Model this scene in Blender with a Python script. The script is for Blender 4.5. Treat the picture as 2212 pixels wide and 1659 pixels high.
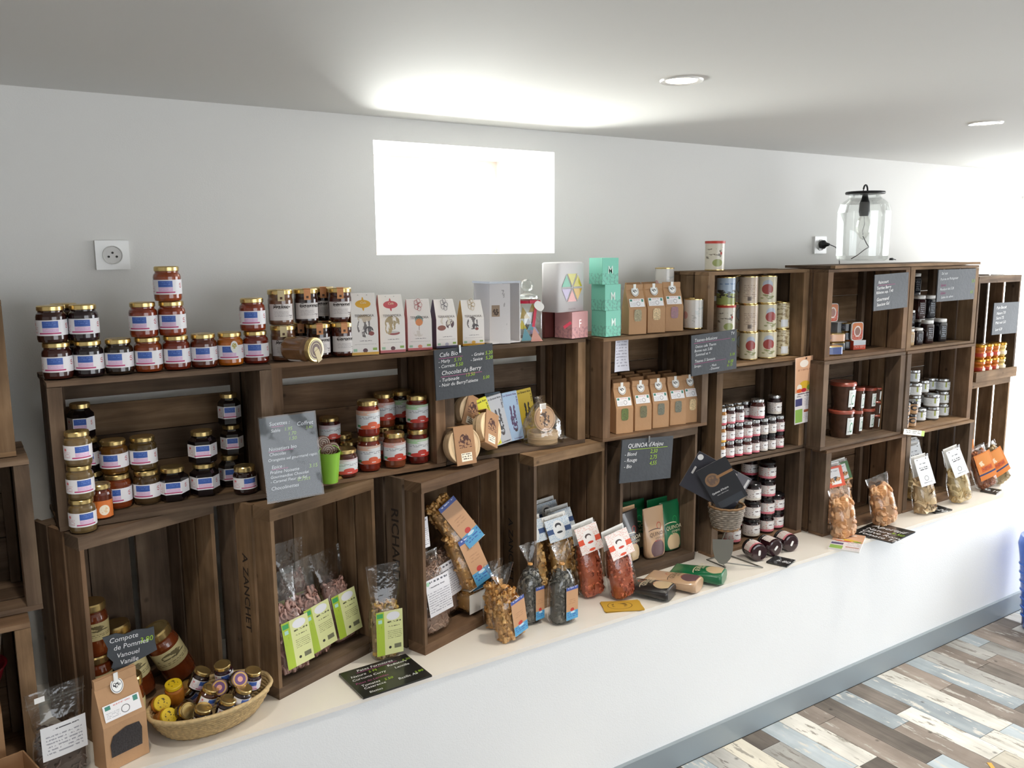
import bpy, math, random
from math import sin, cos, pi, radians as R_
from mathutils import Matrix, Vector, Euler
rnd = random.Random(7)
SC = bpy.context.scene; COL = SC.collection
for o in list(bpy.data.objects): bpy.data.objects.remove(o)
# ---------------------------------------------------------------- camera
EZ = 1.70; FPX = 1840.; YAW, PIT, ROL = R_(33.3), R_(8.96), R_(-.435)
_fw = Vector((sin(YAW)*cos(PIT), cos(YAW)*cos(PIT), -sin(PIT)))
_r0 = Vector((cos(YAW), -sin(YAW), 0)); _u0 = _r0.cross(_fw)
_rt = _r0*cos(ROL)+_u0*sin(ROL); _up = -_r0*sin(ROL)+_u0*cos(ROL)
cam = bpy.data.cameras.new('camera'); camo = bpy.data.objects.new('camera', cam); COL.objects.link(camo)
cam.sensor_width = 36; cam.lens = FPX/2212*36; cam.clip_start = .02
camo.matrix_world = Matrix(((_rt.x, _up.x, -_fw.x, 0), (_rt.y, _up.y, -_fw.y, 0), (_rt.z, _up.z, -_fw.z, EZ), (0, 0, 0, 1)))
SC.camera = camo
def onP(u, v, p, az):                                                             # point of an upright plane through p whose normal points az degrees right of -Y
    d = ray(u, v); n = Vector((sin(R_(az)), -cos(R_(az)), 0)); e0 = Vector((0, 0, EZ)); return e0 + d*((Vector(p)-e0).dot(n)/d.dot(n))
def ray(u, v): return _rt*((u-1106)/FPX) - _up*((v-829.5)/FPX) + _fw
def onY(u, v, y): d = ray(u, v); return Vector((0, 0, EZ)) + d*(y/d.y)          # point of a vertical plane y
def onZ(u, v, z): d = ray(u, v); return Vector((0, 0, EZ)) + d*((z-EZ)/d.z)      # point of a level plane z
def xat(u, y, z=1.2):                                                           # x of the vertical line through u at depth y
    k = (u-1106)/FPX; a = _fw*k-_rt; return -(a.y*y+a.z*(z-EZ))/a.x
# ---------------------------------------------------------------- light and exposure
SC.view_settings.view_transform = 'Standard'; SC.view_settings.look = 'None'
SC.view_settings.exposure = 0.0; SC.view_settings.gamma = 1; SC.view_settings.use_curve_mapping = False
W = bpy.data.worlds.new('sky'); SC.world = W; W.use_nodes = True
W.node_tree.nodes['Background'].inputs[0].default_value = (.90, .95, 1, 1); W.node_tree.nodes['Background'].inputs[1].default_value = 4.0
def area(name, loc, rot, sx, sy, power, col):
    l = bpy.data.lights.new(name, 'AREA'); l.shape = 'RECTANGLE'; l.size = sx; l.size_y = sy; l.energy = power; l.color = col
    o = bpy.data.objects.new(name, l); COL.objects.link(o); o.location = loc; o.rotation_euler = rot; return o
area('added_end_fill', (6.1, .7, 1.15), (0, R_(90), 0), 1.9, 2.6, 65, (.97, .98, 1))  # added fill from out of view, brightens the back wall towards the right
area('daylight_back_door', (5.0, 3.0, 1.1), (R_(-90), 0, 0), 1.2, 1.8, 45, (.90, .95, 1))
area('added_front_fill', (2.0, -3.05, 1.2), (R_(90), 0, 0), 3.2, 1.5, 4, (1, .98, .95))  # added weak fill from behind the camera
area('daylight_small_window', (1.435, 2.93, 1.80), (R_(-90), 0, 0), .60, .30, 7, (.95, .98, 1))
area('sunlit_ground_outside', (1.5, 5.3, .95), (R_(-109), 0, 0), 3.4, 1.3, 1250, (1, .98, .94))
area('sunlit_ground_by_door', (5.0, 3.7, .2), (R_(-130), 0, 0), 1.6, 1.2, 200, (1, .98, .95))
def spot(loc, power, ang=100):
    l = bpy.data.lights.new('downlight_and_fill_beam', 'SPOT'); l.energy = power; l.spot_size = R_(ang); l.spot_blend = .6; l.shadow_soft_size = .035; l.color = (1, .92, .8)
    o = bpy.data.objects.new('downlight_and_fill_beam', l); COL.objects.link(o); o.location = loc
for dx, pw in ((.15, 20), (1.50, 34), (2.855, 34), (4.2, 34)): spot((dx, 1.545, 2.075), pw)
for dx in (.15, 1.50, 2.855, 4.2): spot((dx, .35, 2.075), 16, 120)  # unseen second row, added to light the crate fronts
# ---------------------------------------------------------------- materials
MC = {}
def _new(name):
    m = bpy.data.materials.new(name); m.use_nodes = True; nt = m.node_tree; return m, nt, nt.nodes['Principled BSDF']
def srgb(c):
    if isinstance(c, str): c = tuple(int(c[i:i+2], 16)/255 for i in (0, 2, 4))
    return tuple((x/12.92 if x <= .04045 else ((x+.055)/1.055)**2.4) for x in c[:3])+(1,)
def mat(name, col, rough=.5, metal=0, coat=0, bump=0, bscale=200, var=0, spec=.5, emit=0, vscale=12):
    if name in MC: return MC[name]
    m, nt, b = _new(name); b.inputs['Base Color'].default_value = srgb(col); b.inputs['Roughness'].default_value = rough
    b.inputs['Metallic'].default_value = metal; b.inputs['Coat Weight'].default_value = coat; b.inputs['Specular IOR Level'].default_value = spec
    N, L = nt.nodes, nt.links
    if var:
        tc = N.new('ShaderNodeTexCoord'); n = N.new('ShaderNodeTexNoise'); n.inputs['Scale'].default_value = vscale; n.inputs['Detail'].default_value = 4
        L.new(tc.outputs['Object'], n.inputs['Vector'])
        mp = N.new('ShaderNodeMapRange'); mp.inputs[1].default_value = .3; mp.inputs[2].default_value = .7; mp.inputs[3].default_value = 1-var; mp.inputs[4].default_value = 1+var
        hs = N.new('ShaderNodeHueSaturation'); hs.inputs['Color'].default_value = srgb(col)
        L.new(n.outputs[0], mp.inputs[0]); L.new(mp.outputs[0], hs.inputs['Value']); L.new(hs.outputs[0], b.inputs['Base Color'])
    if bump:
        n = N.new('ShaderNodeTexNoise'); n.inputs['Scale'].default_value = bscale; tc = N.new('ShaderNodeTexCoord'); L.new(tc.outputs['Object'], n.inputs['Vector'])
        bp = N.new('ShaderNodeBump'); bp.inputs['Strength'].default_value = bump; bp.inputs['Distance'].default_value = .002
        L.new(n.outputs[0], bp.inputs['Height']); L.new(bp.outputs[0], b.inputs['Normal'])
    if emit: b.inputs['Emission Color'].default_value = srgb(col); b.inputs['Emission Strength'].default_value = emit
    MC[name] = m; return m
def film(name, tint=(.95, .96, .97), refl=.16, rough=.08, bumps=60, bstr=.9):
    """clear plastic film or thin glass: mostly see-through, glossy on top"""
    if name in MC: return MC[name]
    m, nt, b = _new(name); N, L = nt.nodes, nt.links; N.remove(b); out = N['Material Output']
    tr = N.new('ShaderNodeBsdfTransparent'); tr.inputs[0].default_value = (*tint, 1)
    gl = N.new('ShaderNodeBsdfGlossy'); gl.inputs['Roughness'].default_value = rough; gl.inputs[0].default_value = (1, 1, 1, 1)
    lw = N.new('ShaderNodeLayerWeight'); lw.inputs[0].default_value = .35
    mr = N.new('ShaderNodeMapRange'); mr.inputs[3].default_value = refl*.5; mr.inputs[4].default_value = min(1, refl*3.2)
    mx = N.new('ShaderNodeMixShader'); L.new(lw.outputs['Fresnel'], mr.inputs[0]); L.new(mr.outputs[0], mx.inputs[0])
    L.new(tr.outputs[0], mx.inputs[1]); L.new(gl.outputs[0], mx.inputs[2]); L.new(mx.outputs[0], out.inputs[0])
    if bumps:
        tc = N.new('ShaderNodeTexCoord'); n = N.new('ShaderNodeTexNoise'); n.inputs['Scale'].default_value = bumps; n.inputs['Detail'].default_value = 3
        bp = N.new('ShaderNodeBump'); bp.inputs['Strength'].default_value = bstr; bp.inputs['Distance'].default_value = .006
        L.new(tc.outputs['Object'], n.inputs['Vector']); L.new(n.outputs[0], bp.inputs['Height']); L.new(bp.outputs[0], gl.inputs['Normal']); L.new(bp.outputs[0], lw.inputs['Normal'])
    MC[name] = m; return m
def wood(name, c1, c2, c3, dark=.35, worn=None):
    if name in MC: return MC[name]
    m, nt, b = _new(name); N, L = nt.nodes, nt.links; b.inputs['Roughness'].default_value = .78; b.inputs['Specular IOR Level'].default_value = .25
    uv = N.new('ShaderNodeUVMap'); oi = N.new('ShaderNodeObjectInfo'); mp = N.new('ShaderNodeMapping'); mp.inputs['Scale'].default_value = (2.4, 26, 1)
    cb = N.new('ShaderNodeCombineXYZ'); ml = N.new('ShaderNodeMath'); ml.operation = 'MULTIPLY'; ml.inputs[1].default_value = 37
    L.new(oi.outputs['Random'], ml.inputs[0]); L.new(ml.outputs[0], cb.inputs[0]); L.new(ml.outputs[0], cb.inputs[1]); L.new(cb.outputs[0], mp.inputs['Location']); L.new(uv.outputs[0], mp.inputs[0])
    n = N.new('ShaderNodeTexNoise'); n.inputs['Scale'].default_value = 1; n.inputs['Detail'].default_value = 6; n.inputs['Roughness'].default_value = .65; n.inputs['Distortion'].default_value = .6
    L.new(mp.outputs[0], n.inputs['Vector'])
    cr = N.new('ShaderNodeValToRGB'); e = cr.color_ramp.elements; e[0].position = .18; e[0].color = srgb(c1); e[1].position = .82; e[1].color = srgb(c3); e.new(.5).color = srgb(c2)
    L.new(n.outputs[0], cr.inputs[0])
    n2 = N.new('ShaderNodeTexNoise'); n2.inputs['Scale'].default_value = 7; n2.inputs['Detail'].default_value = 3; mp2 = N.new('ShaderNodeMapping'); L.new(uv.outputs[0], mp2.inputs[0]); L.new(cb.outputs[0], mp2.inputs['Location']); L.new(mp2.outputs[0], n2.inputs['Vector'])
    r2 = N.new('ShaderNodeMapRange'); r2.inputs[1].default_value = .32; r2.inputs[2].default_value = .62; r2.inputs[3].default_value = 1-dark; r2.inputs[4].default_value = 1.12; L.new(n2.outputs[0], r2.inputs[0])
    rv = N.new('ShaderNodeMapRange'); rv.inputs[3].default_value = .72; rv.inputs[4].default_value = 1.18; L.new(oi.outputs['Random'], rv.inputs[0])
    vm = N.new('ShaderNodeMath'); vm.operation = 'MULTIPLY'; L.new(r2.outputs[0], vm.inputs[0]); L.new(rv.outputs[0], vm.inputs[1])
    vo = N.new('ShaderNodeTexVoronoi'); vo.inputs['Scale'].default_value = 9; L.new(mp2.outputs[0], vo.inputs['Vector'])           # knots and nail stains
    kr = N.new('ShaderNodeMapRange'); kr.inputs[1].default_value = .03; kr.inputs[2].default_value = .09; kr.inputs[3].default_value = .45; kr.inputs[4].default_value = 1; L.new(vo.outputs['Distance'], kr.inputs[0])
    v3 = N.new('ShaderNodeMath'); v3.operation = 'MULTIPLY'; L.new(vm.outputs[0], v3.inputs[0]); L.new(kr.outputs[0], v3.inputs[1])
    hs = N.new('ShaderNodeHueSaturation'); L.new(cr.outputs[0], hs.inputs['Color']); L.new(v3.outputs[0], hs.inputs['Value']); 
    if worn:       # flaked paint: torn patches of another colour running with the grain
        m3 = N.new('ShaderNodeMapping'); m3.inputs['Scale'].default_value = (7, 30, 1); L.new(uv.outputs[0], m3.inputs[0]); L.new(cb.outputs[0], m3.inputs['Location']); n3 = N.new('ShaderNodeTexNoise'); n3.inputs['Scale'].default_value = 1; n3.inputs['Detail'].default_value = 7; n3.inputs['Roughness'].default_value = .7; L.new(m3.outputs[0], n3.inputs['Vector'])
        g3 = N.new('ShaderNodeMapRange'); g3.inputs[1].default_value = .57; g3.inputs[2].default_value = .60; L.new(n3.outputs[0], g3.inputs[0]); x3 = N.new('ShaderNodeMix'); x3.data_type = 'RGBA'; L.new(g3.outputs[0], x3.inputs[0]); L.new(hs.outputs[0], x3.inputs[6]); x3.inputs[7].default_value = srgb(worn); L.new(x3.outputs[2], b.inputs['Base Color'])
    else: L.new(hs.outputs[0], b.inputs['Base Color'])
    bp = N.new('ShaderNodeBump'); bp.inputs['Strength'].default_value = .5; bp.inputs['Distance'].default_value = .0015; L.new(n.outputs[0], bp.inputs['Height']); L.new(bp.outputs[0], b.inputs['Normal'])
    MC[name] = m; return m
def pmat(name, base, shapes, rough=.45, coat=0, var=0):
    """print on a UV mapped surface: rectangles, ellipses, rings, lines of small type, triangles, dots"""
    if name in MC: return MC[name]
    m, nt, b = _new(name); N, L = nt.nodes, nt.links; b.inputs['Roughness'].default_value = rough; b.inputs['Coat Weight'].default_value = coat
    uv = N.new('ShaderNodeUVMap').outputs[0]
    cur = N.new('ShaderNodeRGB'); cur.outputs[0].default_value = srgb(base); cur = cur.outputs[0]
    def vm(op, a, bv=None):
        n = N.new('ShaderNodeVectorMath'); n.operation = op; L.new(a, n.inputs[0])
        if bv is not None: n.inputs[1].default_value = bv
        return n
    def mt(op, a, bv):
        n = N.new('ShaderNodeMath'); n.operation = op; L.new(a, n.inputs[0])
        if isinstance(bv, (int, float)): n.inputs[1].default_value = bv
        else: L.new(bv, n.inputs[1])
        return n.outputs[0]
    for s in shapes:
        k = s[0]
        if k in 'rtn':
            _, x0, y0, x1, y1, c = s[:6]
            a = vm('SUBTRACT', uv, ((x0+x1)/2, (y0+y1)/2, 0)); a = vm('ABSOLUTE', a.outputs[0]); a = vm('SUBTRACT', a.outputs[0], ((x1-x0)/2, (y1-y0)/2, 0))
            sp = N.new('ShaderNodeSeparateXYZ'); L.new(a.outputs[0], sp.inputs[0]); mk = mt('LESS_THAN', mt('MAXIMUM', sp.outputs[0], sp.outputs[1]), 0)
            if k == 't':      # rows of small type
                nl = s[6]; sp2 = N.new('ShaderNodeSeparateXYZ'); L.new(uv, sp2.inputs[0])
                fr = mt('FRACT', mt('MULTIPLY', mt('SUBTRACT', sp2.outputs[1], y0), nl/(y1-y0)), 0); row = mt('GREATER_THAN', fr, .58)
                nz = N.new('ShaderNodeTexNoise'); nz.inputs['Scale'].default_value = 1; mpn = N.new('ShaderNodeMapping'); mpn.inputs['Scale'].default_value = (s[7] if len(s) > 7 else 46, nl/(y1-y0)*.9, 1)
                L.new(uv, mpn.inputs[0]); L.new(mpn.outputs[0], nz.inputs['Vector']); mk = mt('MULTIPLY', mt('MULTIPLY', mk, row), mt('GREATER_THAN', nz.outputs[0], .47))
            if k == 'n':      # speckled drawing
                nz = N.new('ShaderNodeTexNoise'); nz.inputs['Scale'].default_value = s[6]; nz.inputs['Detail'].default_value = 4; L.new(uv, nz.inputs['Vector']); mk = mt('MULTIPLY', mk, mt('GREATER_THAN', nz.outputs[0], s[7]))
        elif k in 'eo':
            _, x, y, rx, ry, c = s[:6]
            a = vm('SUBTRACT', uv, (x, y, 0)); a = vm('MULTIPLY', a.outputs[0], (1/rx, 1/ry, 0)); a = vm('LENGTH', a.outputs[0]); d = a.outputs['Value']
            mk = mt('LESS_THAN', d, 1)
            if k == 'o': mk = mt('MULTIPLY', mk, mt('GREATER_THAN', d, 1-s[6]))
            elif len(s) > 6:
                nz = N.new('ShaderNodeTexNoise'); nz.inputs['Scale'].default_value = s[6]; nz.inputs['Detail'].default_value = 4; L.new(uv, nz.inputs['Vector']); mk = mt('MULTIPLY', mk, mt('GREATER_THAN', nz.outputs[0], s[7]))
        elif k == 'd':        # field of dots  (d, x0,y0,x1,y1,col, scale, radius)
            _, x0, y0, x1, y1, c, scl, rad = s
            vo = N.new('ShaderNodeTexVoronoi'); vo.inputs['Scale'].default_value = scl; vo.inputs['Randomness'].default_value = .35; L.new(uv, vo.inputs['Vector'])
            a = vm('SUBTRACT', uv, ((x0+x1)/2, (y0+y1)/2, 0)); a = vm('ABSOLUTE', a.outputs[0]); a = vm('SUBTRACT', a.outputs[0], ((x1-x0)/2, (y1-y0)/2, 0))
            sp = N.new('ShaderNodeSeparateXYZ'); L.new(a.outputs[0], sp.inputs[0]); mk = mt('MULTIPLY', mt('LESS_THAN', mt('MAXIMUM', sp.outputs[0], sp.outputs[1]), 0), mt('LESS_THAN', vo.outputs['Distance'], rad))
        mx = N.new('ShaderNodeMix'); mx.data_type = 'RGBA'; L.new(mk, mx.inputs[0]); L.new(cur, mx.inputs[6]); mx.inputs[7].default_value = srgb(c); cur = mx.outputs[2]
    L.new(cur, b.inputs['Base Color']); MC[name] = m; return m
# ---------------------------------------------------------------- mesh builder
class Me:
    def __init__(s): s.v, s.f, s.m, s.uv, s.sm, s.mats = [], [], [], [], [], []
    def _mi(s, m):
        if m not in s.mats: s.mats.append(m)
        return s.mats.index(m)
    def face(s, idx, m, uv=None, sm=False): s.f.append(idx); s.m.append(s._mi(m)); s.uv.append(uv); s.sm.append(sm)
    def box(s, sx, sy, sz, m, c=(0, 0, 0), T=None, axis=0, jit=0, front=None):
        """box centred on c; UV runs in metres along 'axis'"""
        b = len(s.v); P = []
        for z in (-1, 1):
            for y in (-1, 1):
                for x in (-1, 1):
                    p = Vector((x*sx/2+rnd.uniform(-jit, jit), y*sy/2+rnd.uniform(-jit, jit), z*sz/2+rnd.uniform(-jit, jit))); P.append(p)
        for p in P: q = p+Vector(c); s.v.append(T @ q if T else q)
        o = [i for i in range(3) if i != axis]
        for q in ((0, 2, 3, 1), (4, 5, 7, 6), (0, 1, 5, 4), (2, 6, 7, 3), (0, 4, 6, 2), (1, 3, 7, 5)):
            s.face([b+i for i in q], (front if front and q == (0, 1, 5, 4) else m),
                   [((P[i].x/sx+.5, P[i].z/sz+.5) if front and q == (0, 1, 5, 4) else (P[i][axis], P[i][o[0]]+P[i][o[1]]*1.31)) for i in q])
        return s
    def grid(s, fn, nu, nv, m, closeu=False, sm=True, T=None):
        b = len(s.v); cu = nu if closeu else nu+1
        for j in range(nv+1):
            for i in range(cu):
                p = Vector(fn(i/nu, j/nv)); s.v.append(T @ p if T else p)
        for j in range(nv):
            for i in range(nu):
                i2 = (i+1) % cu; q = [b+j*cu+i, b+j*cu+i2, b+(j+1)*cu+i2, b+(j+1)*cu+i]
                s.face(q, m, [(i/nu, j/nv), ((i+1)/nu, j/nv), ((i+1)/nu, (j+1)/nv), (i/nu, (j+1)/nv)], sm)
        return s
    def fan(s, ring, m, rev=False, T=None, uvs=None):
        b = len(s.v)
        for p in ring: s.v.append(T @ Vector(p) if T else Vector(p))
        idx = list(range(b, b+len(ring))); us = uvs
        if us is None:
            xs = [p[0] for p in ring]; zs = [p[2] for p in ring]; dx = (max(xs)-min(xs)) or 1; dz = (max(zs)-min(zs))
            if dz < 1e-6: zs = [p[1] for p in ring]; dz = (max(zs)-min(zs)) or 1
            us = [((x-min(xs))/dx, (z-min(zs))/dz) for x, z in zip(xs, zs)]
        if rev: idx.reverse(); us = us[::-1]
        s.face(idx, m, us); return s
    def lathe(s, prof, n, m, T=None, cap=True, sm=True, mats=None):
        """prof: (r, z) from bottom to top"""
        for k in range(len(prof)-1):
            (r0, z0), (r1, z1) = prof[k], prof[k+1]
            s.grid(lambda u, v: ((r0+(r1-r0)*v)*cos(2*pi*u), (r0+(r1-r0)*v)*sin(2*pi*u), z0+(z1-z0)*v), n, 1, mats[k] if mats else m, True, sm and abs(z1-z0)+abs(r1-r0) > 0, T)
        if cap:
            for (r, z), rv, mm in ((prof[0], True, m if not mats else mats[0]), (prof[-1], False, m if not mats else mats[-1])):
                if r > 1e-5: s.fan([(r*cos(2*pi*i/n), r*sin(2*pi*i/n), z) for i in range(n)], mm, rv, T)
        return s
    def patch(s, r, z0, z1, a, m, n=10, T=None, flat=0, a0=0):
        """label wrapped on a cylinder, centred on -Y, half angle a (deg)"""
        def fn(u, v):
            t = R_(-90+a0-a+2*a*u); return (r*cos(t), r*sin(t), z0+(z1-z0)*v)
        return s.grid(fn, n, 1, m, False, not flat, T)
    def loft(s, secs, n, m, T=None, cap=(1, 1), sm=True, wob=0):
        """secs: (cx, cy, z, rx, ry, power); superellipse cross sections"""
        nv = len(secs)-1; pts = []
        for cx, cy, z, rx, ry, p in secs:
            row = []
            for i in range(n):
                t = 2*pi*(i+.5)/n; c, q = cos(t), sin(t); e = 2/p
                row.append(Vector((cx+rx*math.copysign(abs(c)**e, c)+rnd.uniform(-wob, wob), cy+ry*math.copysign(abs(q)**e, q)+rnd.uniform(-wob, wob), z+rnd.uniform(-wob, wob)*.6)))
            pts.append(row)
        b = len(s.v)
        for row in pts:
            for p in row: s.v.append(T @ p if T else p)
        for j in range(nv):
            for i in range(n):
                i2 = (i+1) % n; s.face([b+j*n+i, b+j*n+i2, b+(j+1)*n+i2, b+(j+1)*n+i], m, [(i/n, j/nv), ((i+1)/n, j/nv), ((i+1)/n, (j+1)/nv), (i/n, (j+1)/nv)], sm)
        if cap[0]: s.face([b+i for i in range(n-1, -1, -1)], m, [(0, 0)]*n)
        if cap[1]: s.face([b+nv*n+i for i in range(n)], m, [(0, 0)]*n)
        return s
    def tube(s, path, r, m, n=6, T=None, closed=False):
        P = [Vector(p) for p in path]; L = len(P); b = len(s.v); up = Vector((0, 0, 1))
        for i, p in enumerate(P):
            d = ((P[(i+1) % L]-P[i-1]) if closed else (P[min(i+1, L-1)]-P[max(i-1, 0)])).normalized()
            a = d.cross(up); a = a.normalized() if a.length > .05 else d.cross(Vector((1, 0, 0))).normalized(); c = d.cross(a)
            rr = r[i] if isinstance(r, (list, tuple)) else r
            for k in range(n): q = p+a*rr*cos(2*pi*k/n)+c*rr*sin(2*pi*k/n); s.v.append(T @ q if T else q)
        for i in range(L if closed else L-1):
            j = (i+1) % L
            for k in range(n): k2 = (k+1) % n; s.face([b+i*n+k, b+i*n+k2, b+j*n+k2, b+j*n+k], m, [(i/L, k/n)]*4, True)
        return s
    def add(s, other, T=None):
        b = len(s.v); s.v += [T @ p if T else p for p in other.v]
        for f, mi, uv, sm in zip(other.f, other.m, other.uv, other.sm): s.face([b+i for i in f], other.mats[mi], uv, sm)
        return s
    def done(s, name='m'):
        me = bpy.data.meshes.new(name); me.from_pydata([tuple(p) for p in s.v], [], s.f)
        for m in s.mats: me.materials.append(m)
        me.polygons.foreach_set('material_index', s.m); me.polygons.foreach_set('use_smooth', s.sm)
        uvl = me.uv_layers.new(name='UVMap'); flat = []
        for f, uv in zip(s.f, s.uv):
            for i in range(len(f)): flat += list(uv[i]) if uv else [0., 0.]
        uvl.data.foreach_set('uv', flat); me.update(); return me
# ---------------------------------------------------------------- objects
def I(*a): return Matrix.Translation(a) if a else Matrix.Identity(4)
def RX(d): return Matrix.Rotation(R_(d), 4, 'X')
def RY(d): return Matrix.Rotation(R_(d), 4, 'Y')
def RZ(d): return Matrix.Rotation(R_(d), 4, 'Z')
def obj(name, me, parent=None, T=None, kind=None, label=None):
    o = bpy.data.objects.new(name, me); COL.objects.link(o)
    if parent: o.parent = parent
    if T is not None: o.matrix_basis = T
    if kind: o['kind'] = kind
    if label: o['label'] = label
    return o
def struct(name, me, T=None): return obj(name, me, None, T, 'structure')
def P(name, me, T=None, kids=(), kind=None, label=None): return (name, me, T, kids, kind, label)
def put(name, kit, T, label, cat, group=None, rest=None):
    """one thing: an Empty at its base (or its only mesh) with parts and sub-parts"""
    if not isinstance(T, Matrix): T = Matrix.Translation(T)
    if rest is not None:      # lower or lift the thing until its lowest point touches the level it stands on
        lo = min((T @ t @ v.co).z for (n, me, t0, *_) in kit if n != 'filling' for t in (t0 or Matrix.Identity(4),) for v in me.vertices); T = Matrix.Translation((0, 0, rest+.0005-lo)) @ T
    if len(kit) == 1 and not kit[0][3] and kit[0][2] is None: o = obj(name, kit[0][1], None, T)
    else:
        o = bpy.data.objects.new(name, None); o.empty_display_size = .02; COL.objects.link(o); o.matrix_basis = T
        for (n, me, t, kids, kd, lb) in kit:
            c = obj(n, me, o, t, kd, lb)
            for (n2, me2, t2, _, kd2, lb2) in kids: obj(n2, me2, c, t2, kd2, lb2)
    o['label'] = label; o['category'] = cat
    if group: o['group'] = group
    return o
_tc = {}
def text(me, s, x, z, size, m, eps=.0007, ang=0, shear=.18, bold=0, al='LEFT', T=None, sx=1):
    """flat lettering in the XZ plane facing -Y"""
    k = (s, shear, bold, al)
    if k not in _tc:
        cu = bpy.data.curves.new('t', 'FONT'); cu.body = s; cu.size = 1; cu.shear = shear; cu.align_x = al; cu.resolution_u = 2; cu.offset = bold; cu.fill_mode = 'FRONT'
        o = bpy.data.objects.new('t', cu); COL.objects.link(o); dg = bpy.context.evaluated_depsgraph_get(); mm = o.evaluated_get(dg).to_mesh()
        _tc[k] = ([v.co.copy() for v in mm.vertices], [list(p.vertices) for p in mm.polygons]); bpy.data.objects.remove(o); bpy.data.curves.remove(cu)
    V, F = _tc[k]; b = len(me.v); ca, sa = cos(R_(ang)), sin(R_(ang))
    for p in V:
        px, pz = p.x*size*sx, p.y*size; q = Vector((x+px*ca-pz*sa, -eps, z+px*sa+pz*ca)); me.v.append(T @ q if T else q)
    for f in F: me.face([b+i for i in f], m)
    return me
# ================================================================ the room
WALL = mat('wall_paint', 'e6e5e2', .75, bump=.12, bscale=260); CEIL = mat('ceiling_paint', 'dddcd9', .8)
LEDT = mat('ledge_top_paint', 'efe9e0', .28, coat=.25, bump=.15, bscale=30); LEDF = mat('ledge_front_paint', 'eceef0', .6, bump=.25, bscale=300)
WHITE = mat('white_plastic', 'f2f2f0', .3, coat=.3); BASEG = mat('skirting_grey', '8d979d', .4, coat=.2)
ZL = .585; YB = 2.42; CZ = 2.095; YF = 1.885
def boxes(lst, m, name):
    e = Me()
    for (x0, x1, y0, y1, z0, z1) in lst: e.box(x1-x0, y1-y0, z1-z0, m, ((x0+x1)/2, (y0+y1)/2, (z0+z1)/2))
    return e.done(name)
XL, XR, YN = -1.6, 5.8, -3.0; T_ = .42
struct('wall_back', boxes([(XL, 1.10, YB, YB+T_, 0, CZ), (1.10, 1.77, YB, YB+T_, 0, 1.687), (1.10, 1.77, YB, YB+T_, 2.027, CZ), (1.77, 4.33, YB, YB+T_, 0, CZ), (4.33, 5.6, YB, YB+T_, 2.0, CZ), (5.6, XR, YB, YB+T_, 0, CZ)], WALL, 'wall_back'))
struct('wall_left', boxes([(XL-.2, XL, YN, YB+T_, 0, CZ)], WALL, 'wall_left'))
struct('wall_right', boxes([(XR, XR+.2, YN, -.7, 0, CZ), (XR, XR+.2, 2.1, YB+T_, 0, CZ), (XR, XR+.2, -.7, 2.1, 2.02, CZ)], WALL, 'wall_right'))
struct('wall_front', boxes([(XL-.2, .3, YN-.2, YN, 0, CZ), (3.7, XR+.2, YN-.2, YN, 0, CZ), (.3, 3.7, YN-.2, YN, 0, .4), (.3, 3.7, YN-.2, YN, 1.98, CZ)], WALL, 'wall_front'))  # unseen opening added to let the front fill in
struct('ceiling', boxes([(XL-.2, XR+.2, YN-.2, YB+T_, CZ, CZ+.1)], CEIL, 'ceiling'))
fl = struct('floor', boxes([(XL-.2, XR+.2, YN-.2, YB+T_, -.06, -.006)], mat('floor_grout', '6d6862', .7), 'floor'))
struct('trim_1', boxes([(XL, 4.2, YF, YB, 0, ZL-.012)], LEDF, 'ledge_front'))['label'] = 'white painted low wall under the row of crates'
struct('trim_2', boxes([(XL, 4.205, YF-.004, YB, ZL-.012, ZL)], LEDT, 'ledge_top'))['label'] = 'cream glossy ledge top the crates stand on'
struct('baseboard_front', boxes([(XL, 4.21, YF-.014, YF, 0, .088)], BASEG, 'baseboard'))
# paved ground and far hedge outside the openings
struct('trim_3', boxes([(-3, 9, YB+T_+.02, 7, -.1, -.02), (XR+.25, 9, -4, YB+T_, -.1, -.02)], mat('paving_outside', 'cfccc4', .8), 'ground'))
# window 1
FR = mat('window_frame_paint', 'f1dcd2', .5)
def frame(x0, x1, z0, z1, y, t, d, m): return boxes([(x0, x1, y, y+d, z0, z0+t), (x0, x1, y, y+d, z1-t, z1), (x0, x0+t, y, y+d, z0+t, z1-t), (x1-t, x1, y, y+d, z0+t, z1-t)], m, 'frame')
w1 = struct('window_1', frame(1.10, 1.77, 1.687, 2.027, 2.79, .05, .04, FR))
GL = film('window_glass', (.97, .99, .98), .06, .0, 0)
obj('window_pane', boxes([(1.15, 1.72, 2.805, 2.809, 1.737, 1.977)], GL, 'pane'), w1)
struct('door_1', frame(4.33, 5.6, 0, 2.0, 2.76, .06, .05, WHITE)); obj('door_pane', boxes([(4.39, 5.54, 2.78, 2.785, .06, 1.94)], GL, 'pane'), bpy.data.objects['door_1'])
struct('added_end_door', Me().add(Me().box(.05, 2.8, .06, WHITE, (XR+.1, .7, 1.99))).box(.05, .06, 1.96, WHITE, (XR+.1, -.67, .98)).box(.05, .06, 1.96, WHITE, (XR+.1, 2.07, .98)).done('frame'))  # unseen frame added around the end fill's opening
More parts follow.
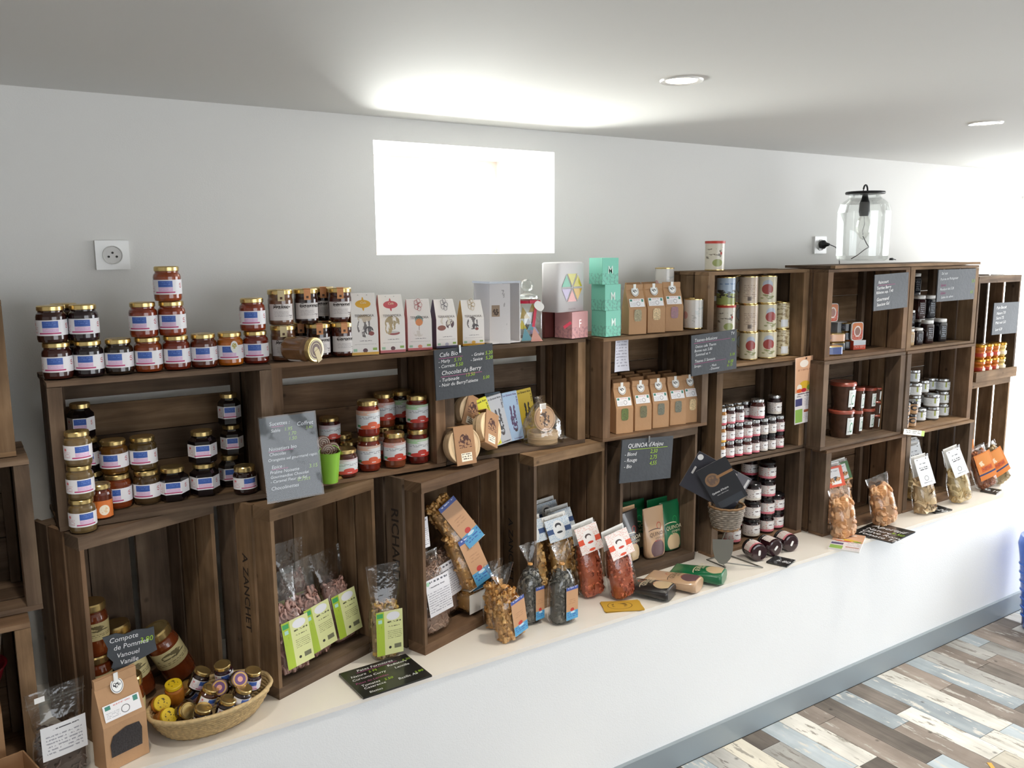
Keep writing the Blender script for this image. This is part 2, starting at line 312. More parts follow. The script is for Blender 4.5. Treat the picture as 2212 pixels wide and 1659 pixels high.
# floor boards, each a piece of the floor
WD = {'w': wood('board_white', 'a9a59d', 'cfccc4', 'deDBd3', .12, '9a948a'), 'c': wood('board_cream', 'cfc6b4', 'ddd7c8', 'e6e0d2', .1, 'a39d92'), 'g': wood('board_grey', '9a9893', 'aeaca7', 'bfbdb8', .18, '837f79'),
      'b': wood('board_blue', '929ca3', 'a5aeb3', 'b7bdc0', .15, 'cfccc4'), 't': wood('board_taupe', '786d64', '8a7f76', '9a9087', .22, 'b5b0a8'), 'd': wood('board_dark', '5a544f', '726a63', '8a8279', .25)}
fr_ = random.Random(3); x = 1.2; n_ = 0
while x < 4.9:
    wd = .098; y = YF-.016-fr_.uniform(0, .25); y = YF-.016; first = True
    lim = 1.0 if x < 3.6 else .9
    while y > lim:
        ln = fr_.choice([.22, .34, .46, .6]) if not first else fr_.uniform(.08, .5); first = False; y0 = y-ln
        o = obj('floor_board', Me().box(wd-.0018, ln-.002, .006, WD[fr_.choice('wwwgggbbbtttddcc')], (0, 0, -.003), axis=1).done('floor_board'), fl, I(x+wd/2, y-ln/2, 0)); y = y0; n_ += 1
    x += wd
# ceiling downlights
EM = mat('lamp_face', 'fff2e0', emit=14)
for i, dx in enumerate((1.50, 2.855)):
    ring = Me().lathe([(.036, -.001), (.050, -.004), (.052, 0)], 28, WHITE, cap=False); lens = Me().lathe([(.0, -.002), (.036, -.0021)], 28, EM, cap=False)
    put('downlight', [P('trim_ring', ring.done('ring')), P('lamp_lens', lens.done('lens'))], I(dx, 1.54, CZ-.0005), ['round recessed ceiling downlight nearer the small window', 'round recessed ceiling downlight at the right end of the ceiling'][i], 'ceiling light')
# sockets
def socket(plug):
    pl = Me().box(.080, .009, .074, WHITE, (0, -.0045, 0)).done('plate')
    wl = Me().lathe([(.0, .0005), (.021, .0005), (.0225, .003), (.024, .003), (.024, 0)][::-1], 26, mat('socket_grey', 'd9d8d5', .4), RX(90) @ I(0, 0, .009), cap=False).done('well')
    dk = mat('socket_hole', '2a2826', .6); hs = Me()
    for hx, hz in ((-.0095, -.004), (.0095, -.004), (0, .006)): hs.lathe([(0, .0105), (.0028, .0106)], 10, dk, RX(90) @ I(hx, hz, 0) if 0 else I(hx, 0, hz) @ RX(90), cap=False)
    k = [P('cover_plate', pl), P('socket_well', wl, None, (P('contact_hole', hs.done('holes')),))]
    return k
put('wall_socket', socket(0), I(.36, YB-.0005, 1.694) , 'white square wall socket above the left stack of jam jars', 'socket')
put('wall_socket', socket(1), I(3.205, YB-.0005, 1.71), 'white wall socket behind the plug of the glass jar lamp', 'socket')
# ================================================================ crates
WA = wood('crate_wood', '4a3828', '735943', '92765c'); WA2 = wood('crate_wood_light', '5a4430', '84694e', 'a2866a'); WA3 = wood('crate_wood_grey', '45372a', '675444', '84705c')
INK = mat('stencil_ink', '2a1f18', .8)
def crate(x, y, z, th, w, h, d, kind, label, sten=None, wm=None, gapwide=None, nback=3):
    h -= .0018 if kind == 'H' else .0005; T = I(x, y, z) @ RZ(th); k = []; ts, te = .011, .030; wm = wm or WA
    def bd(sx, sy, sz, c, ax, kids=()): k.append(P('board', Me().box(sx, sy, sz, wm if rnd.random() < .6 else rnd.choice((WA, WA2, WA3)), (0, 0, 0), axis=ax, jit=.0008).done('board'), I(*c), kids))
    nb = 3; gw = .010; bw = (d-gw*(nb-1))/nb
    for i in range(nb):
        cy = bw/2+i*(bw+gw); g = rnd.uniform(-.0015, .0015)
        if kind == 'H':
            for sx_ in (te/2, w-te/2): bd(te if i == 0 else te*.75, bw, h-2*ts-.001, (sx_, cy, h/2), 2)
            for sz_ in (ts/2, h-ts/2): bd(w, bw, ts, (w/2, cy, sz_), 0)
        else:
            for sz_ in (te/2+.0, h-te/2): bd(w if i == 0 else w-2*ts-.001, bw, te if i == 0 else te*.6, (w/2, cy, sz_), 0)
            for n_, sx_ in enumerate((ts/2, w-ts/2)):
                kids = ()
                if sten and n_ == 0 and i == 1:
                    tm = Me(); M4 = Matrix(((0, 1, 0, 0), (0, 0, -1, 0), (-1, 0, 0, 0), (0, 0, 0, 1)))
                    text(tm, sten[0], 0, 0, sten[1], INK, .0008, shear=0, bold=.012, T=I(-ts/2, bw/2-.022, sten[2]) @ M4, sx=1.25); kids = (P('stencil_lettering', tm.done('stencil')),)
                bd(ts, bw, h-(2*te if i == 0 else 0), (sx_, cy, h/2), 2, kids)
    # back boards along the long axis
    gb = .0025; q = h if kind == 'H' else w; q -= 2*ts; bb = (q-gb*(nback-1))/nback; pos = ts
    for i in range(nback):
        b2 = bb
        if gapwide is not None and i == gapwide: b2 = bb-.017; pos += .017
        if kind == 'H': bd(w-2*te*.7, .010, b2, (w/2, d-.006, pos+b2/2), 0)
        else: bd(b2, .010, h-2*te*.6, (pos+b2/2, d-.006, h/2), 2)
        pos += b2+gb
    for sz_ in (0, 1):      # corner cleats inside, at the back
        if kind == 'H':
            k.append(P('corner_cleat', Me().box(.02, .024, h-2*ts-.002, WA3, axis=2).done('cleat'), I(te+.0105 if sz_ == 0 else w-te-.0105, d-.026, h/2)))
    return put('wooden_crate', k, T, label, 'crate', 'old wooden apple crates stacked as shelves')
D_ = .215; Z1 = ZL+.4965; HU = .34; ZU = Z1+HU
crate(.188, 2.031, ZL, 19.7, .338, .4955, D_, 'V', 'old wooden crate on end holding the tall compote jars behind the seagrass basket', gapwide=2)
crate(.601, 1.991, ZL, 20.2, .350, .4955, D_, 'V', 'old wooden crate on end stencilled A ZANCHET holding pasta bags with green labels', ('A ZANCHET', .030, .115), WA2)
crate(1.015, 1.995, ZL, 18.4, .333, .4955, D_, 'V', 'old wooden crate on end holding brown twisted pasta and yellow pasta blocks', ('RICHARD', .040, .16), gapwide=1)
crate(1.43, 2.06, ZL, 8, .315, .4955, D_, 'V', 'old wooden crate on end holding pasta bags with pale blue header cards', ('A ZANCHET', .030, .03), WA2)
crate(1.800, 2.09, ZL, 3, .372, .4955, D_, 'V', 'old wooden crate on end holding green, kraft and black quinoa pouches', None, WA3)
crate(.159, 2.095, Z1, 0, .497, HU, D_, 'H', 'old wooden crate on its side under the row of jam jars, holding dark jam jars', wm=WA3, gapwide=3, nback=4)
crate(.659, 2.115, Z1, 0, .500, HU, D_, 'H', 'old wooden crate on its side holding fruit puree jars and a green bucket', gapwide=3, nback=4)
crate(1.165, 2.125, Z1, 0, .512, HU, D_, 'H', 'old wooden crate on its side holding donkey brochures and a cellophane wrapped wooden box', wm=WA3, gapwide=3, nback=4)
crate(1.722, 2.09, Z1, 0, .474, HU, D_, 'H', 'old wooden crate on its side holding the lower row of kraft herbal tea bags', wm=WA2)
HR = .345
crate(2.232, 2.085, ZL, 0, .505, HR, D_, 'H', 'old wooden crate on the ledge behind the black lidded jam jars and wicker pot', wm=WA3)
crate(2.235, 2.085, ZL+HR, 0, .488, HR, D_, 'H', 'old wooden crate on its side holding rows of mini jam jars', wm=WA3)
crate(2.200, 2.105, ZL+2*HR, 0, .540, HR, D_, 'H', 'old wooden crate at the top holding stacked pate tins', wm=WA2, gapwide=2)
RL = ['bottom', 'middle', 'top']
for i, (wg, wh) in enumerate((('crouton bags with orange and green cards', 'chip bags with white header cards'), ('brown terrine tubs with red lids', 'silver lidded glass jars'), ('small gold tins and orange cards', 'spice jars with white lids'))):
    crate(2.745+(.01, -.015, 0)[i], 2.0+.012*i, ZL+i*HR, 0, .525, HR, D_, 'H', f'old wooden crate, {RL[i]} of its stack, holding {wg}', wm=(WA, WA3, WA)[i])
    crate(3.275+(.01, -.005, 0)[i], 2.0+.012*i, ZL+i*HR, 0, .515, HR, D_, 'H', f'old wooden crate, {RL[i]} of its stack, holding {wh}', wm=(WA3, WA, WA2)[i])
crate(3.85, 2.06, ZL, 0, .36, .5, D_, 'V', 'old wooden crate on end at the far right holding orange printed bags', wm=WA2, nback=3, gapwide=1)
crate(3.865, 2.06, ZL+.5, 0, .37, .48, D_, 'V', 'old wooden crate at the far right top holding yellow tins and gold jars', wm=WA3, nback=3)
crate(-.43, 2.00, ZL, 0, .51, HU, D_, 'H', 'old wooden crate at the left edge, lowest, holding packets and a red bucket')
crate(-.40, 2.06, ZL+HU, 0, .51, HU, D_, 'H', 'old wooden crate at the left edge, middle, holding orange jars', wm=WA3)
crate(-.41, 2.10, ZL+2*HU, 0, .50, HU, D_, 'H', 'old wooden crate at the left edge, topmost of its stack')
# ================================================================ kits of parts
KC = {}
def kit(fn):
    def g(*a, **k):
        key = (fn.__name__, a, tuple(sorted(k.items())))
        if key not in KC: KC[key] = fn(*a, **k)
        return KC[key]
    return g
GOLD = mat('gold_lid', 'd3b87c', .25, metal=.9); SILV = mat('silver_lid', 'c4c6c8', .22, metal=.95); BLK = mat('black_lid', '17161a', .3, coat=.4); PAPER = mat('white_paper', 'ecebe8', .6)
CLEAR = film('clear_glass', (.96, .98, .97), .16, .02, 0)
def jamm(c): return mat('jam_'+c, c, .12, coat=.6, var=.25, vscale=40)
BLUELAB = pmat('label_blue_white', 'eceaee', [('r', .35, .50, .65, .93, '3c5fb0'), ('t', .39, .6, .61, .85, '5f80c8', 2, 30), ('r', .35, .22, .65, .48, 'dcb8da'), ('t', .37, .26, .63, .46, 'ead4ea', 2, 40), ('r', .28, .10, .70, .19, 'b8336f'), ('r', .08, .62, .15, .80, 'd87a80'), ('t', .03, .1, .24, .55, 'd8a5ae', 4, 60), ('e', .86, .6, .05, .17, 'c0545f', 14, .5)])
@kit
def jam(r, h, c, lid='GOLD', lab=None, lz=(.2, .62), a=100, neck=.84):
    L = {'GOLD': GOLD, 'SILV': SILV, 'BLK': BLK, 'WHT': WHITE, 'YEL': mat('yellow_lid', 'd9b81e', .4, coat=.3)}[lid]
    lh = h*.14 if h > .07 else h*.19; hb = h-lh
    b = Me().lathe([(r*.80, 0), (r*.95, h*.02), (r, h*.09), (r, hb*.82), (r*.95, hb*.90), (r*neck, hb*.955), (r*neck, hb+lh*.3)], 22, jamm(c)).done('jar')
    l = Me().lathe([(r*(neck+.03), hb), (r*(neck+.06), hb+lh*.12), (r*(neck+.06), hb+lh*.8), (r*(neck), h), (r*neck*.8, h-.0007)], 22, L).done('lid')
    k = [P('glass_jar', b), P('lid', l)]
    if lab: k.append(P('label', Me().patch(r+.0006, h*lz[0], h*lz[1], a, lab, 14).done('label')))
    return k
@kit
def hexjar(r, h, c, lab=BLUELAB):
    m = jamm(c); e = Me(); n = 6; hb = h*.70
    for (r0, z0), (r1, z1) in zip([(r*.9, 0), (r, h*.05), (r, hb), (r*.72, h*.80)], [(r, h*.05), (r, hb), (r*.72, h*.80), (r*.7, h*.86)]):
        e.grid(lambda u, v: ((r0+(r1-r0)*v)*cos(2*pi*u), (r0+(r1-r0)*v)*sin(2*pi*u), z0+(z1-z0)*v), 6, 1, m, True, False)
    e.fan([(r*.9*cos(2*pi*i/6), r*.9*sin(2*pi*i/6), 0) for i in range(6)], m, True)
    l = Me().lathe([(r*.72, h*.85), (r*.78, h*.865), (r*.78, h*.975), (r*.72, h), (r*.5, h-.0005)], 20, GOLD)
    f = Me().grid(lambda u, v: ((r+.0007)*(cos(R_(-150+120*u)) if 0 else 0), 0, 0), 1, 1, m) if 0 else Me()
    pts = [((r+.0008)*cos(R_(a)), (r+.0008)*sin(R_(a))) for a in (-180, -120, -60, 0)]
    for i in range(3):
        (xa, ya), (xb, yb) = pts[i], pts[i+1]; b = len(f.v); f.v += [Vector((xa, ya, h*.22)), Vector((xb, yb, h*.22)), Vector((xb, yb, h*.60)), Vector((xa, ya, h*.60))]
        f.face([b, b+1, b+2, b+3], lab, [(i/3, 0), ((i+1)/3, 0), ((i+1)/3, 1), (i/3, 1)])
    return [P('glass_jar', e.done('jar')), P('lid', l.done('lid')), P('label', f.done('label'))]
# ---------- tins
@kit
def tin(r, h, lab, rim='GOLD', lid=None):
    RM = GOLD if rim == 'GOLD' else SILV
    b0 = Me().lathe([(r-.001, 0), (r+.0006, .001), (r+.0006, .004)], 26, RM, cap=True); b = Me(); b.lathe([(r+.0006, h-.004), (r+.0006, h-.001), (r-.003, h), (r-.004, h-.003), (0, h-.003)], 26, RM, cap=False)
    s = Me().grid(lambda u, v: (r*cos(2*pi*u-pi/2+pi), r*sin(2*pi*u-pi/2+pi), .004+(h-.008)*v), 26, 1, lab, True)
    k = [P('rim', b0.done('rim')), P('rim', b.done('rim')), P('printed_wall', s.done('wall'))]
    if lid: k.append(P('plastic_lid', Me().lathe([(r+.0015, h-.007), (r+.0015, h+.0015), (r-.002, h+.002)], 26, mat('lid_'+lid, lid, .4)).done('lid')))
    return k
@kit
def oval_tin(rx, ry, h, lab, side='GOLD'):
    e = Me().loft([(0, 0, 0, rx, ry, 4), (0, 0, h, rx, ry, 4)], 28, GOLD, cap=(1, 1)); s = Me().loft([(0, 0, .004, rx+.0007, ry+.0007, 4), (0, 0, h-.004, rx+.0007, ry+.0007, 4)], 28, lab, cap=(0, 0))
    return [P('tin', e.done('tin')), P('printed_wall', s.done('wall'))]
# ---------- kraft bags
KR = mat('kraft_paper', 'b58d67', .75, bump=.3, bscale=90, var=.06); KR2 = mat('kraft_paper_shaded', '9c744f', .78, bump=.3, bscale=90, var=.06)  # second, darker kraft has the shade inside the crate put into its colour
KLAB = pmat('tea_label', 'eceaec', [('r', .05, .68, .20, .93, '3f8676'), ('r', .82, .60, .95, .93, '3f8676'), ('t', .28, .7, .74, .9, 'd79a9a', 1, 30), ('o', .58, .38, .12, .25, '6a6a6a', .18), ('t', .05, .1, .42, .5, 'b8b8bc', 4, 40)])
SEAL = pmat('seal_print', 'f2f2f0', [('o', .5, .5, .44, .44, '77777a', .12), ('e', .5, .55, .3, .2, '3a3a3c', 9, .5)])
def herb(c): return mat('herb_'+c, c, .35, coat=.5, var=.5, vscale=220, bump=.5, bscale=300)
@kit
def teabag(w, h, d, hc, half=0, plain=0, dark=0, lab=1):
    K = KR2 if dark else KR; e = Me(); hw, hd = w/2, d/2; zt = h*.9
    A = [(-hw, -hd, 0), (hw, -hd, 0), (hw, hd, 0), (-hw, hd, 0)]; B = [(-hw, -hd*.98, h*.5), (hw, -hd*.98, h*.5), (hw, hd, h*.5), (-hw, hd, h*.5)]
    Cc = [(-hw*.97, -.004+hd*.3, zt), (hw*.97, -.004+hd*.3, zt), (hw*.97, .004+hd*.3, zt), (-hw*.97, .004+hd*.3, zt)]
    b = len(e.v); e.v += [Vector(p) for p in A+B+Cc]; mid = [(-hw*.82, 0, h*.5), (hw*.82, 0, h*.5)]
    for lo, hi in ((0, 4), (4, 8)):
        for i in (0, 2): e.face([b+lo+i, b+lo+i+1, b+hi+i+1, b+hi+i], K)
        for i in (1, 3): e.face([b+lo+i, b+lo+(i+1) % 4, b+hi+(i+1) % 4, b+hi+i], K)
    e.face([b+3, b+2, b+1, b], K); y8 = -.006+hd*.3
    f = Me().box(w*.965, .006, h*.11, K, (0, -.001+hd*.3, zt+h*.04)); f.box(w*.967, .0015, h*.10, K, (0, y8, zt+h*.035))
    k = [P('bag', e.done('bag')), P('folded_top', f.done('fold'))]
    if plain: return k
    sl = math.atan2(hd*.98+y8, zt-h*.5); TF = I(0, -hd*.98, h*.5) @ Matrix.Rotation(-sl, 4, 'X')     # sloping upper front
    k.append(P('seal_strap', Me().box(.010, .0012, h*.16, WHITE, (0, y8-.002, zt+h*.02)).done('strap'))); s = Me()
    s.fan([(.0145*cos(2*pi*i/20), -.0018, h*.375+.017*sin(2*pi*i/20)) for i in range(20)], SEAL, False, TF); k.append(P('round_seal', s.done('seal')))
    if lab: k.append(P('label', Me().box(w*.84, .0006, h*.17, PAPER, (0, -.0012, h*.135), TF, front=KLAB).done('label')))
    q = Me(); W2, z0, z1 = w*.21, h*.26, h*.50
    ring = [(W2*math.copysign(abs(cos(t))**.45, cos(t)), -hd-.0008, (z0+z1)/2+(z1-z0)/2*math.copysign(abs(sin(t))**.45, sin(t))) for t in [2*pi*(i+.5)/24 for i in range(24)]]
    q.fan(ring, herb(hc)); k.append(P('window', q.done('window'))); return k
# ---------- food pieces scattered in a bag
def piece_tube(l, r, bend, m, n=6, tw=0):
    e = Me(); e.tube([(bend*l*sin(pi*i/4), bend*l*.3*sin(2*pi*i/4), (i/4-.5)*l) for i in range(5)], r, m, n); return e
def piece_slab(a, b, t, m):
    e = Me(); e.loft([(0, 0, -t/2, a*.9, b*.9, 3), (0, 0, -t*.2, a, b, 3), (0, 0, t*.3, a, b, 3), (0, 0, t/2, a*.88, b*.85, 3)], 8, m); return e
def piece_curl(R, w, m, turns=1.3, n=12):
    e = Me(); e.grid(lambda u, v: ((R*(1-.35*u))*cos(2*pi*turns*u), (R*(1-.35*u))*sin(2*pi*turns*u), (v-.5)*w+u*w*.8), n, 1, m); return e
def piece_shell(r, m):
    e = Me(); e.grid(lambda u, v: (r*(.55+.45*sin(pi*u))*cos(pi*v)*.9, r*(.55+.45*sin(pi*u))*abs(sin(pi*v))*.8, (u-.5)*2*r), 6, 5, m); return e
def piece_chip(a, m):
    e = Me(); e.grid(lambda u, v: ((u-.5)*a*2, (v-.5)*a*1.5, .25*a*sin(3*u)+.2*a*cos(4*v)), 3, 2, m, sm=True); return e
@kit
def filling(kind, prof, n, cols, seed=1, grow=1.0):
    """loose food that fills a bag: pieces scattered near its skin, over a core"""
    r = random.Random(seed); ms = [mat('food_'+c, c, .55, coat=.15, var=.12, vscale=60) for c in cols]
    e = Me(); core = mat('food_core_'+cols[0], tuple(int(cols[0][i:i+2], 16)/255*.86 for i in (0, 2, 4)), .8)
    e.loft([(cx, cy, z, max(rx-.008, .002), max(ry-.008, .002), p) for cx, cy, z, rx, ry, p in prof], 12, core)
    def mk():
        m = r.choice(ms); s = r.uniform(.85, 1.15)*grow
        return {'tube': lambda: piece_tube(.030*s, .0036*s, .22, m), 'penne': lambda: piece_tube(.034*s, .0050*s, .05, m), 'curl': lambda: piece_curl(.0085*s, .006*s, m), 'ring': lambda: piece_curl(.0075*s, .004*s, m, .95, 10),
                'shell': lambda: piece_shell(.010*s, m), 'crouton': lambda: piece_slab(.023*s, .014*s, .010*s, m), 'chip': lambda: piece_chip(.016*s, m), 'round': lambda: piece_slab(.014*s, .0135*s, .006*s, m),
                'sprig': lambda: piece_tube(.022*s, .0019*s, .3, m, 5), 'nut': lambda: piece_slab(.008*s, .006*s, .010*s, m), 'stick': lambda: piece_slab(.017*s, .007*s, .006*s, m)}[kind]()
    for i in range(n):
        t = r.random(); j = t*(len(prof)-1); a = int(min(j, len(prof)-2)); f = j-a
        cx, cy, z, rx, ry, p = [prof[a][q]+(prof[a+1][q]-prof[a][q])*f for q in range(6)]
        an = r.uniform(0, 2*pi) if r.random() < .25 else r.uniform(pi*.92, pi*2.08); c, s_ = cos(an), sin(an); q = 2/p; rr = r.uniform(.70, .86)
        pos = Vector((cx+(rx-.006)*rr*math.copysign(abs(c)**q, c), cy+(ry-.006)*rr*math.copysign(abs(s_)**q, s_), z+.006))
        if kind in ('penne', 'tube', 'stick'): rot = Euler((r.uniform(-.6, .6), r.uniform(-.6, .6), r.uniform(0, 6.3))).to_matrix().to_4x4()
        elif kind in ('crouton', 'chip', 'round', 'shell'): rot = (Vector((c/rx, s_/ry, r.uniform(-8, 8))).normalized().to_track_quat('Z', 'Y').to_matrix() @ Euler((r.uniform(-.5, .5), r.uniform(-.5, .5), r.uniform(0, 6.3))).to_matrix()).to_4x4()
        else: rot = Euler((r.uniform(0, 6.3), r.uniform(0, 6.3), r.uniform(0, 6.3))).to_matrix().to_4x4()
        e.add(mk(), Matrix.Translation(pos) @ rot)
    for p in e.v: p.z = max(p.z, .0015)
    return e.done('filling')
CELLO = film('cellophane', (.96, .96, .96), .09, .09, 26, .7); CELLO2 = film('cellophane_milky', (.80, .81, .82), .2, .2, 30, .6)
def skin(prof, n=22, wob=.0012, m=None): return Me().loft(prof, n, m or CELLO, cap=(1, 0), wob=wob).done('film')
def card(w, h, m, t=.0008, x=0, y=0, z=0, T=None, back=None): return Me().box(w, t, h, back or PAPER, (x, y, z+h/2), T, front=m).done('card')
GLAB = pmat('green_pasta_label', 'd3d79a', [('r', 0, 0, .30, 1, 'a6bf3a'), ('r', .03, .86, .26, .96, '3f9e5a'), ('r', .08, .74, .22, .82, 'a9d5c8'), ('e', .64, .87, .25, .095, 'dfe0e6'), ('t', .42, .68, .95, .76, '4a4a30', 1, 22), ('t', .46, .60, .9, .65, '6a6a48', 1, 26), ('t', .42, .34, .96, .54, '8c8f62', 5, 40), ('t', .08, .3, .2, .68, '8aa22c', 1, 8), ('r', .66, .12, .92, .22, '6e6f55'), ('e', .5, .16, .05, .03, '2c2c22')])
@kit
def pasta_bag(kind, cols, w=.085, h=.19, d=.055, full=.62, seed=1, lab='GLAB', n=190, top=.30):
    hw, hd = w/2, d/2
    pr = ((0, 0, 0, hw*.8, hd*.75, 3), (0, 0, h*.05, hw, hd, 3.2), (0, 0, h*.3, hw*1.04, hd*1.06, 3), (0, 0, h*full*.85, hw, hd, 2.6), (0, 0, h*full, hw*.88, hd*.55, 2.4))
    pf = list(pr)+[(0, .002, h*(full+.08), hw*.95, hd*.30, 2.6), (0, .004, h*.86, hw*1.05, .004, 3), (0, .006, h, hw*1.12, .0015, 3)]
    k = [P('filling', filling(kind, pr, n, cols, seed), kind='stuff'), P('film_bag', skin(pf))]
    if lab: k.append(P('label', card(w*.86, h*.47, globals()[lab], x=.004, y=-hd*1.06-.0015, z=h*(.24 if lab == 'WL' else .07))))
    return k
@kit
def tied_bag(kind, cols, w, h, d, seed=1, n=190, lab=None, tie='e0a35a', lsize=(.5, .5), neck=.74, flare=.95):
    hw, hd = w/2, d/2
    pr = ((0, 0, 0, hw*.85, hd*.8, 3), (0, 0, h*.05, hw, hd, 3), (0, 0, h*.3, hw*1.03, hd*1.05, 2.8), (0, 0, h*.5, hw*.98, hd, 2.5), (0, 0, h*.62, hw*.7, hd*.75, 2.2))
    pf = list(pr)+[(0, 0, h*neck, hw*.15, hw*.12, 2), (0, 0, h*(neck+.08), hw*.45, hw*.25, 2), (0, 0, h, hw*flare, hd*.4, 2)]
    k = [P('filling', filling(kind, pr, n, cols, seed), kind='stuff'), P('film_bag', skin(pf, wob=.0018)), P('tie', Me().lathe([(hw*.17, h*neck-.002), (hw*.19, h*neck), (hw*.17, h*neck+.003)], 12, mat('tie_'+tie, tie, .5)).done('tie'))]
    if lab: k.append(P('label', card(w*lsize[0], h*lsize[1], lab, x=hw*.25, y=-hd*1.04-.0015, z=h*.06)))
    return k
@kit
def header_bag(kind, cols, w, h, d, head, seed=1, n=170, hh=.30, hw_=1.05, tilt=0, grow=1.0, back=None, film_=None):
    """clear bag closed by a folded header card"""
    hw, hd = w/2, d/2; zb = h*(1-hh)
    pr = ((0, 0, 0, hw*.85, hd*.8, 3), (0, 0, h*.05, hw, hd, 3), (0, 0, zb*.5, hw*1.03, hd*1.06, 2.8), (0, 0, zb*.88, hw*.95, hd*.85, 2.6), (0, 0, zb, hw*.85, hd*.5, 2.4))
    pf = list(pr)+[(0, .002, zb+.2*h*hh, hw*.95, .008, 2.6), (0, .003, h*.97, hw, .0015, 3)]
    ang = math.degrees(math.atan2(hd*.85, h*hh)); T = I(0, -hd*.92-.003, zb-.012*h/.2) @ RX(-ang*.92)
    e = Me().box(w*hw_, .0009, h*hh+.008, back or PAPER, (0, 0, h*hh/2), T, front=head); e.box(w*hw_, .0009, h*hh*.9, PAPER, (0, .006, zb+h*hh*.52))
    return [P('filling', filling(kind, pr, n, cols, seed, grow), kind='stuff'), P('film_bag', skin(pf, m=film_)), P('header_card', e.done('header'))]
# ---------- slates
SL = mat('slate', '3b3f45', .62, bump=.5, bscale=70, var=.12, vscale=9); SLK = mat('slate_black', '222322', .3, coat=.4, var=.15, vscale=12)
CHW, CHG, CHP = mat('chalk_white', 'e3e5e8', .9), mat('chalk_green', '9fc53a', .9), mat('chalk_pink', 'a0567e', .9)
def frame3(a, b, c, thick=0):
    """matrix from top-left, top-right and bottom-left corner: x right, z up, origin bottom left"""
    a, b, c = Vector(a), Vector(b), Vector(c); X = (b-a); w = X.length; X.normalize(); Z = (a-c); h = Z.length; Z.normalize(); Y = Z.cross(X).normalized(); Z = X.cross(Y)
    return Matrix(((X.x, Y.x, Z.x, c.x), (X.y, Y.y, Z.y, c.y), (X.z, Y.z, Z.z, c.z), (0, 0, 0, 1))), w, h
def slate(q, lines, label, m=None, th=.005, clip=None, sheet=False, nm='price_slate', cat='price slate', rot=0, group=None):
    T, w, h = frame3(*q); m = m or SL
    e = Me().box(w, th, h, m, (w/2, th/2, h/2), jit=.0006); tx = Me()
    for (s, x, z, sz, c) in lines:
        if s.startswith('_'): tx.box(float(s[1:])*w, .0004, .0014*h/.13, c, (x*w+float(s[1:])*w/2, -.0006, z*h), RY(0)); continue
        text(tx, s, x*w, z*h, sz*h, c, ang=rot)
    k = [P('slate_plate', e.done('slate')), P('chalk_writing', tx.done('writing'))]
    if clip: k.append(P('clip', Me().box(.006, .003, .022, SILV, (w*clip, -.003, h-.004), RY(25) if 0 else None).done('clip')))
    if sheet:
        s = Me().grid(lambda u, v: (-.004+(w+.008)*u, -.003-.0022*sin(9*u+5*v)*sin(7*v), -.004+(h+.008)*v), 10, 12, film('plastic_sleeve', (.93, .95, .97), .08, .10, 12, .2)); k.append(P('plastic_sleeve', s.done('sleeve')))
    return put(nm, k, T, label, cat, group)
ORD = ['first', 'second', 'third', 'fourth', 'fifth', 'sixth', 'seventh', 'eighth', 'ninth', 'tenth', 'eleventh', 'twelfth']
# ================================================================ goods: upper left crates
ZT = ZU+.0006; HJ = .0815; RJ = .0313
def jl(u, y, z, c, label, group=None, r=RJ, h=HJ, yaw=None, **kw):
    x = xat(u, y, z+h/2) if u > 3 else u; yw = yaw if yaw is not None else -20+rnd.uniform(-9, 9)
    return put('jam_jar', jam(r, h, c, **kw), I(x, y, z) @ RZ(yw), label, 'jar', group)
G1 = 'jam jars on top of the left crates'
cols = ['3a1712', '1c0f14', '23180f', '7a3413', '6e2410', '5a2412', 'b05e16', '6a1f12']; nm = ['dark red', 'purple black', 'green black', 'amber brown', 'reddish brown', 'brown', 'orange', 'chestnut red']
yj = 2.150; X0 = xat(124, yj, ZT+.04); us = [X0+.0638*i for i in range(8)]
for i, (u, c) in enumerate(zip(us, cols)):
    jl(u, yj, ZT, c, f'{nm[i]} jam jar, {ORD[i]} from the left in the bottom row on the crate top', G1, lab=BLUELAB)
for u, lv, c, l in ((us[0]-.005, 1, '32130f', 'dark jam jar stacked on the leftmost jar of the row'), (us[1]-.004, 1, '241016', 'dark jam jar stacked on the second jar from the left'), (us[3]-.005, 1, '7c2c14', 'red brown jam jar, left of the two below the single topmost jar'), (us[4]-.005, 1, '83300f', 'red brown jam jar directly under the topmost jar'), (us[4]-.010, 2, '8a3a12', 'topmost amber jam jar, crowning the pyramid of jars'), (us[7]-.004, 1, '7d2c12', 'amber jam jar stacked at the right end of the jam row')):
    jl(u, yj, ZT+lv*(HJ+.0004), c, l, G1, lab=BLUELAB)
jl(us[0]+.028, yj+.07, ZT+HJ+.0004, '32130f', 'jam jar lid just showing behind the two stacked dark jars', G1, lab=BLUELAB); jl(us[0]+.028, yj+.07, ZT, '32130f', 'jam jar hidden behind the left end of the jam row', G1, lab=BLUELAB)
st = Me().fan([(.009*cos(2*pi*i/14), -RJ-.002, 0.046+.015*sin(2*pi*i/14)) for i in range(14)], pmat('sticker_tag', 'f0efe8', [('e', .5, .6, .3, .25, 'b9a94a', 8, .45)])).done('st')
put('paper_tag', [P('tag', st)], I(us[6]+.006, yj-.001, ZT+.001) @ RZ(-8), 'small white oval tag on the orange jam jar', 'tag')
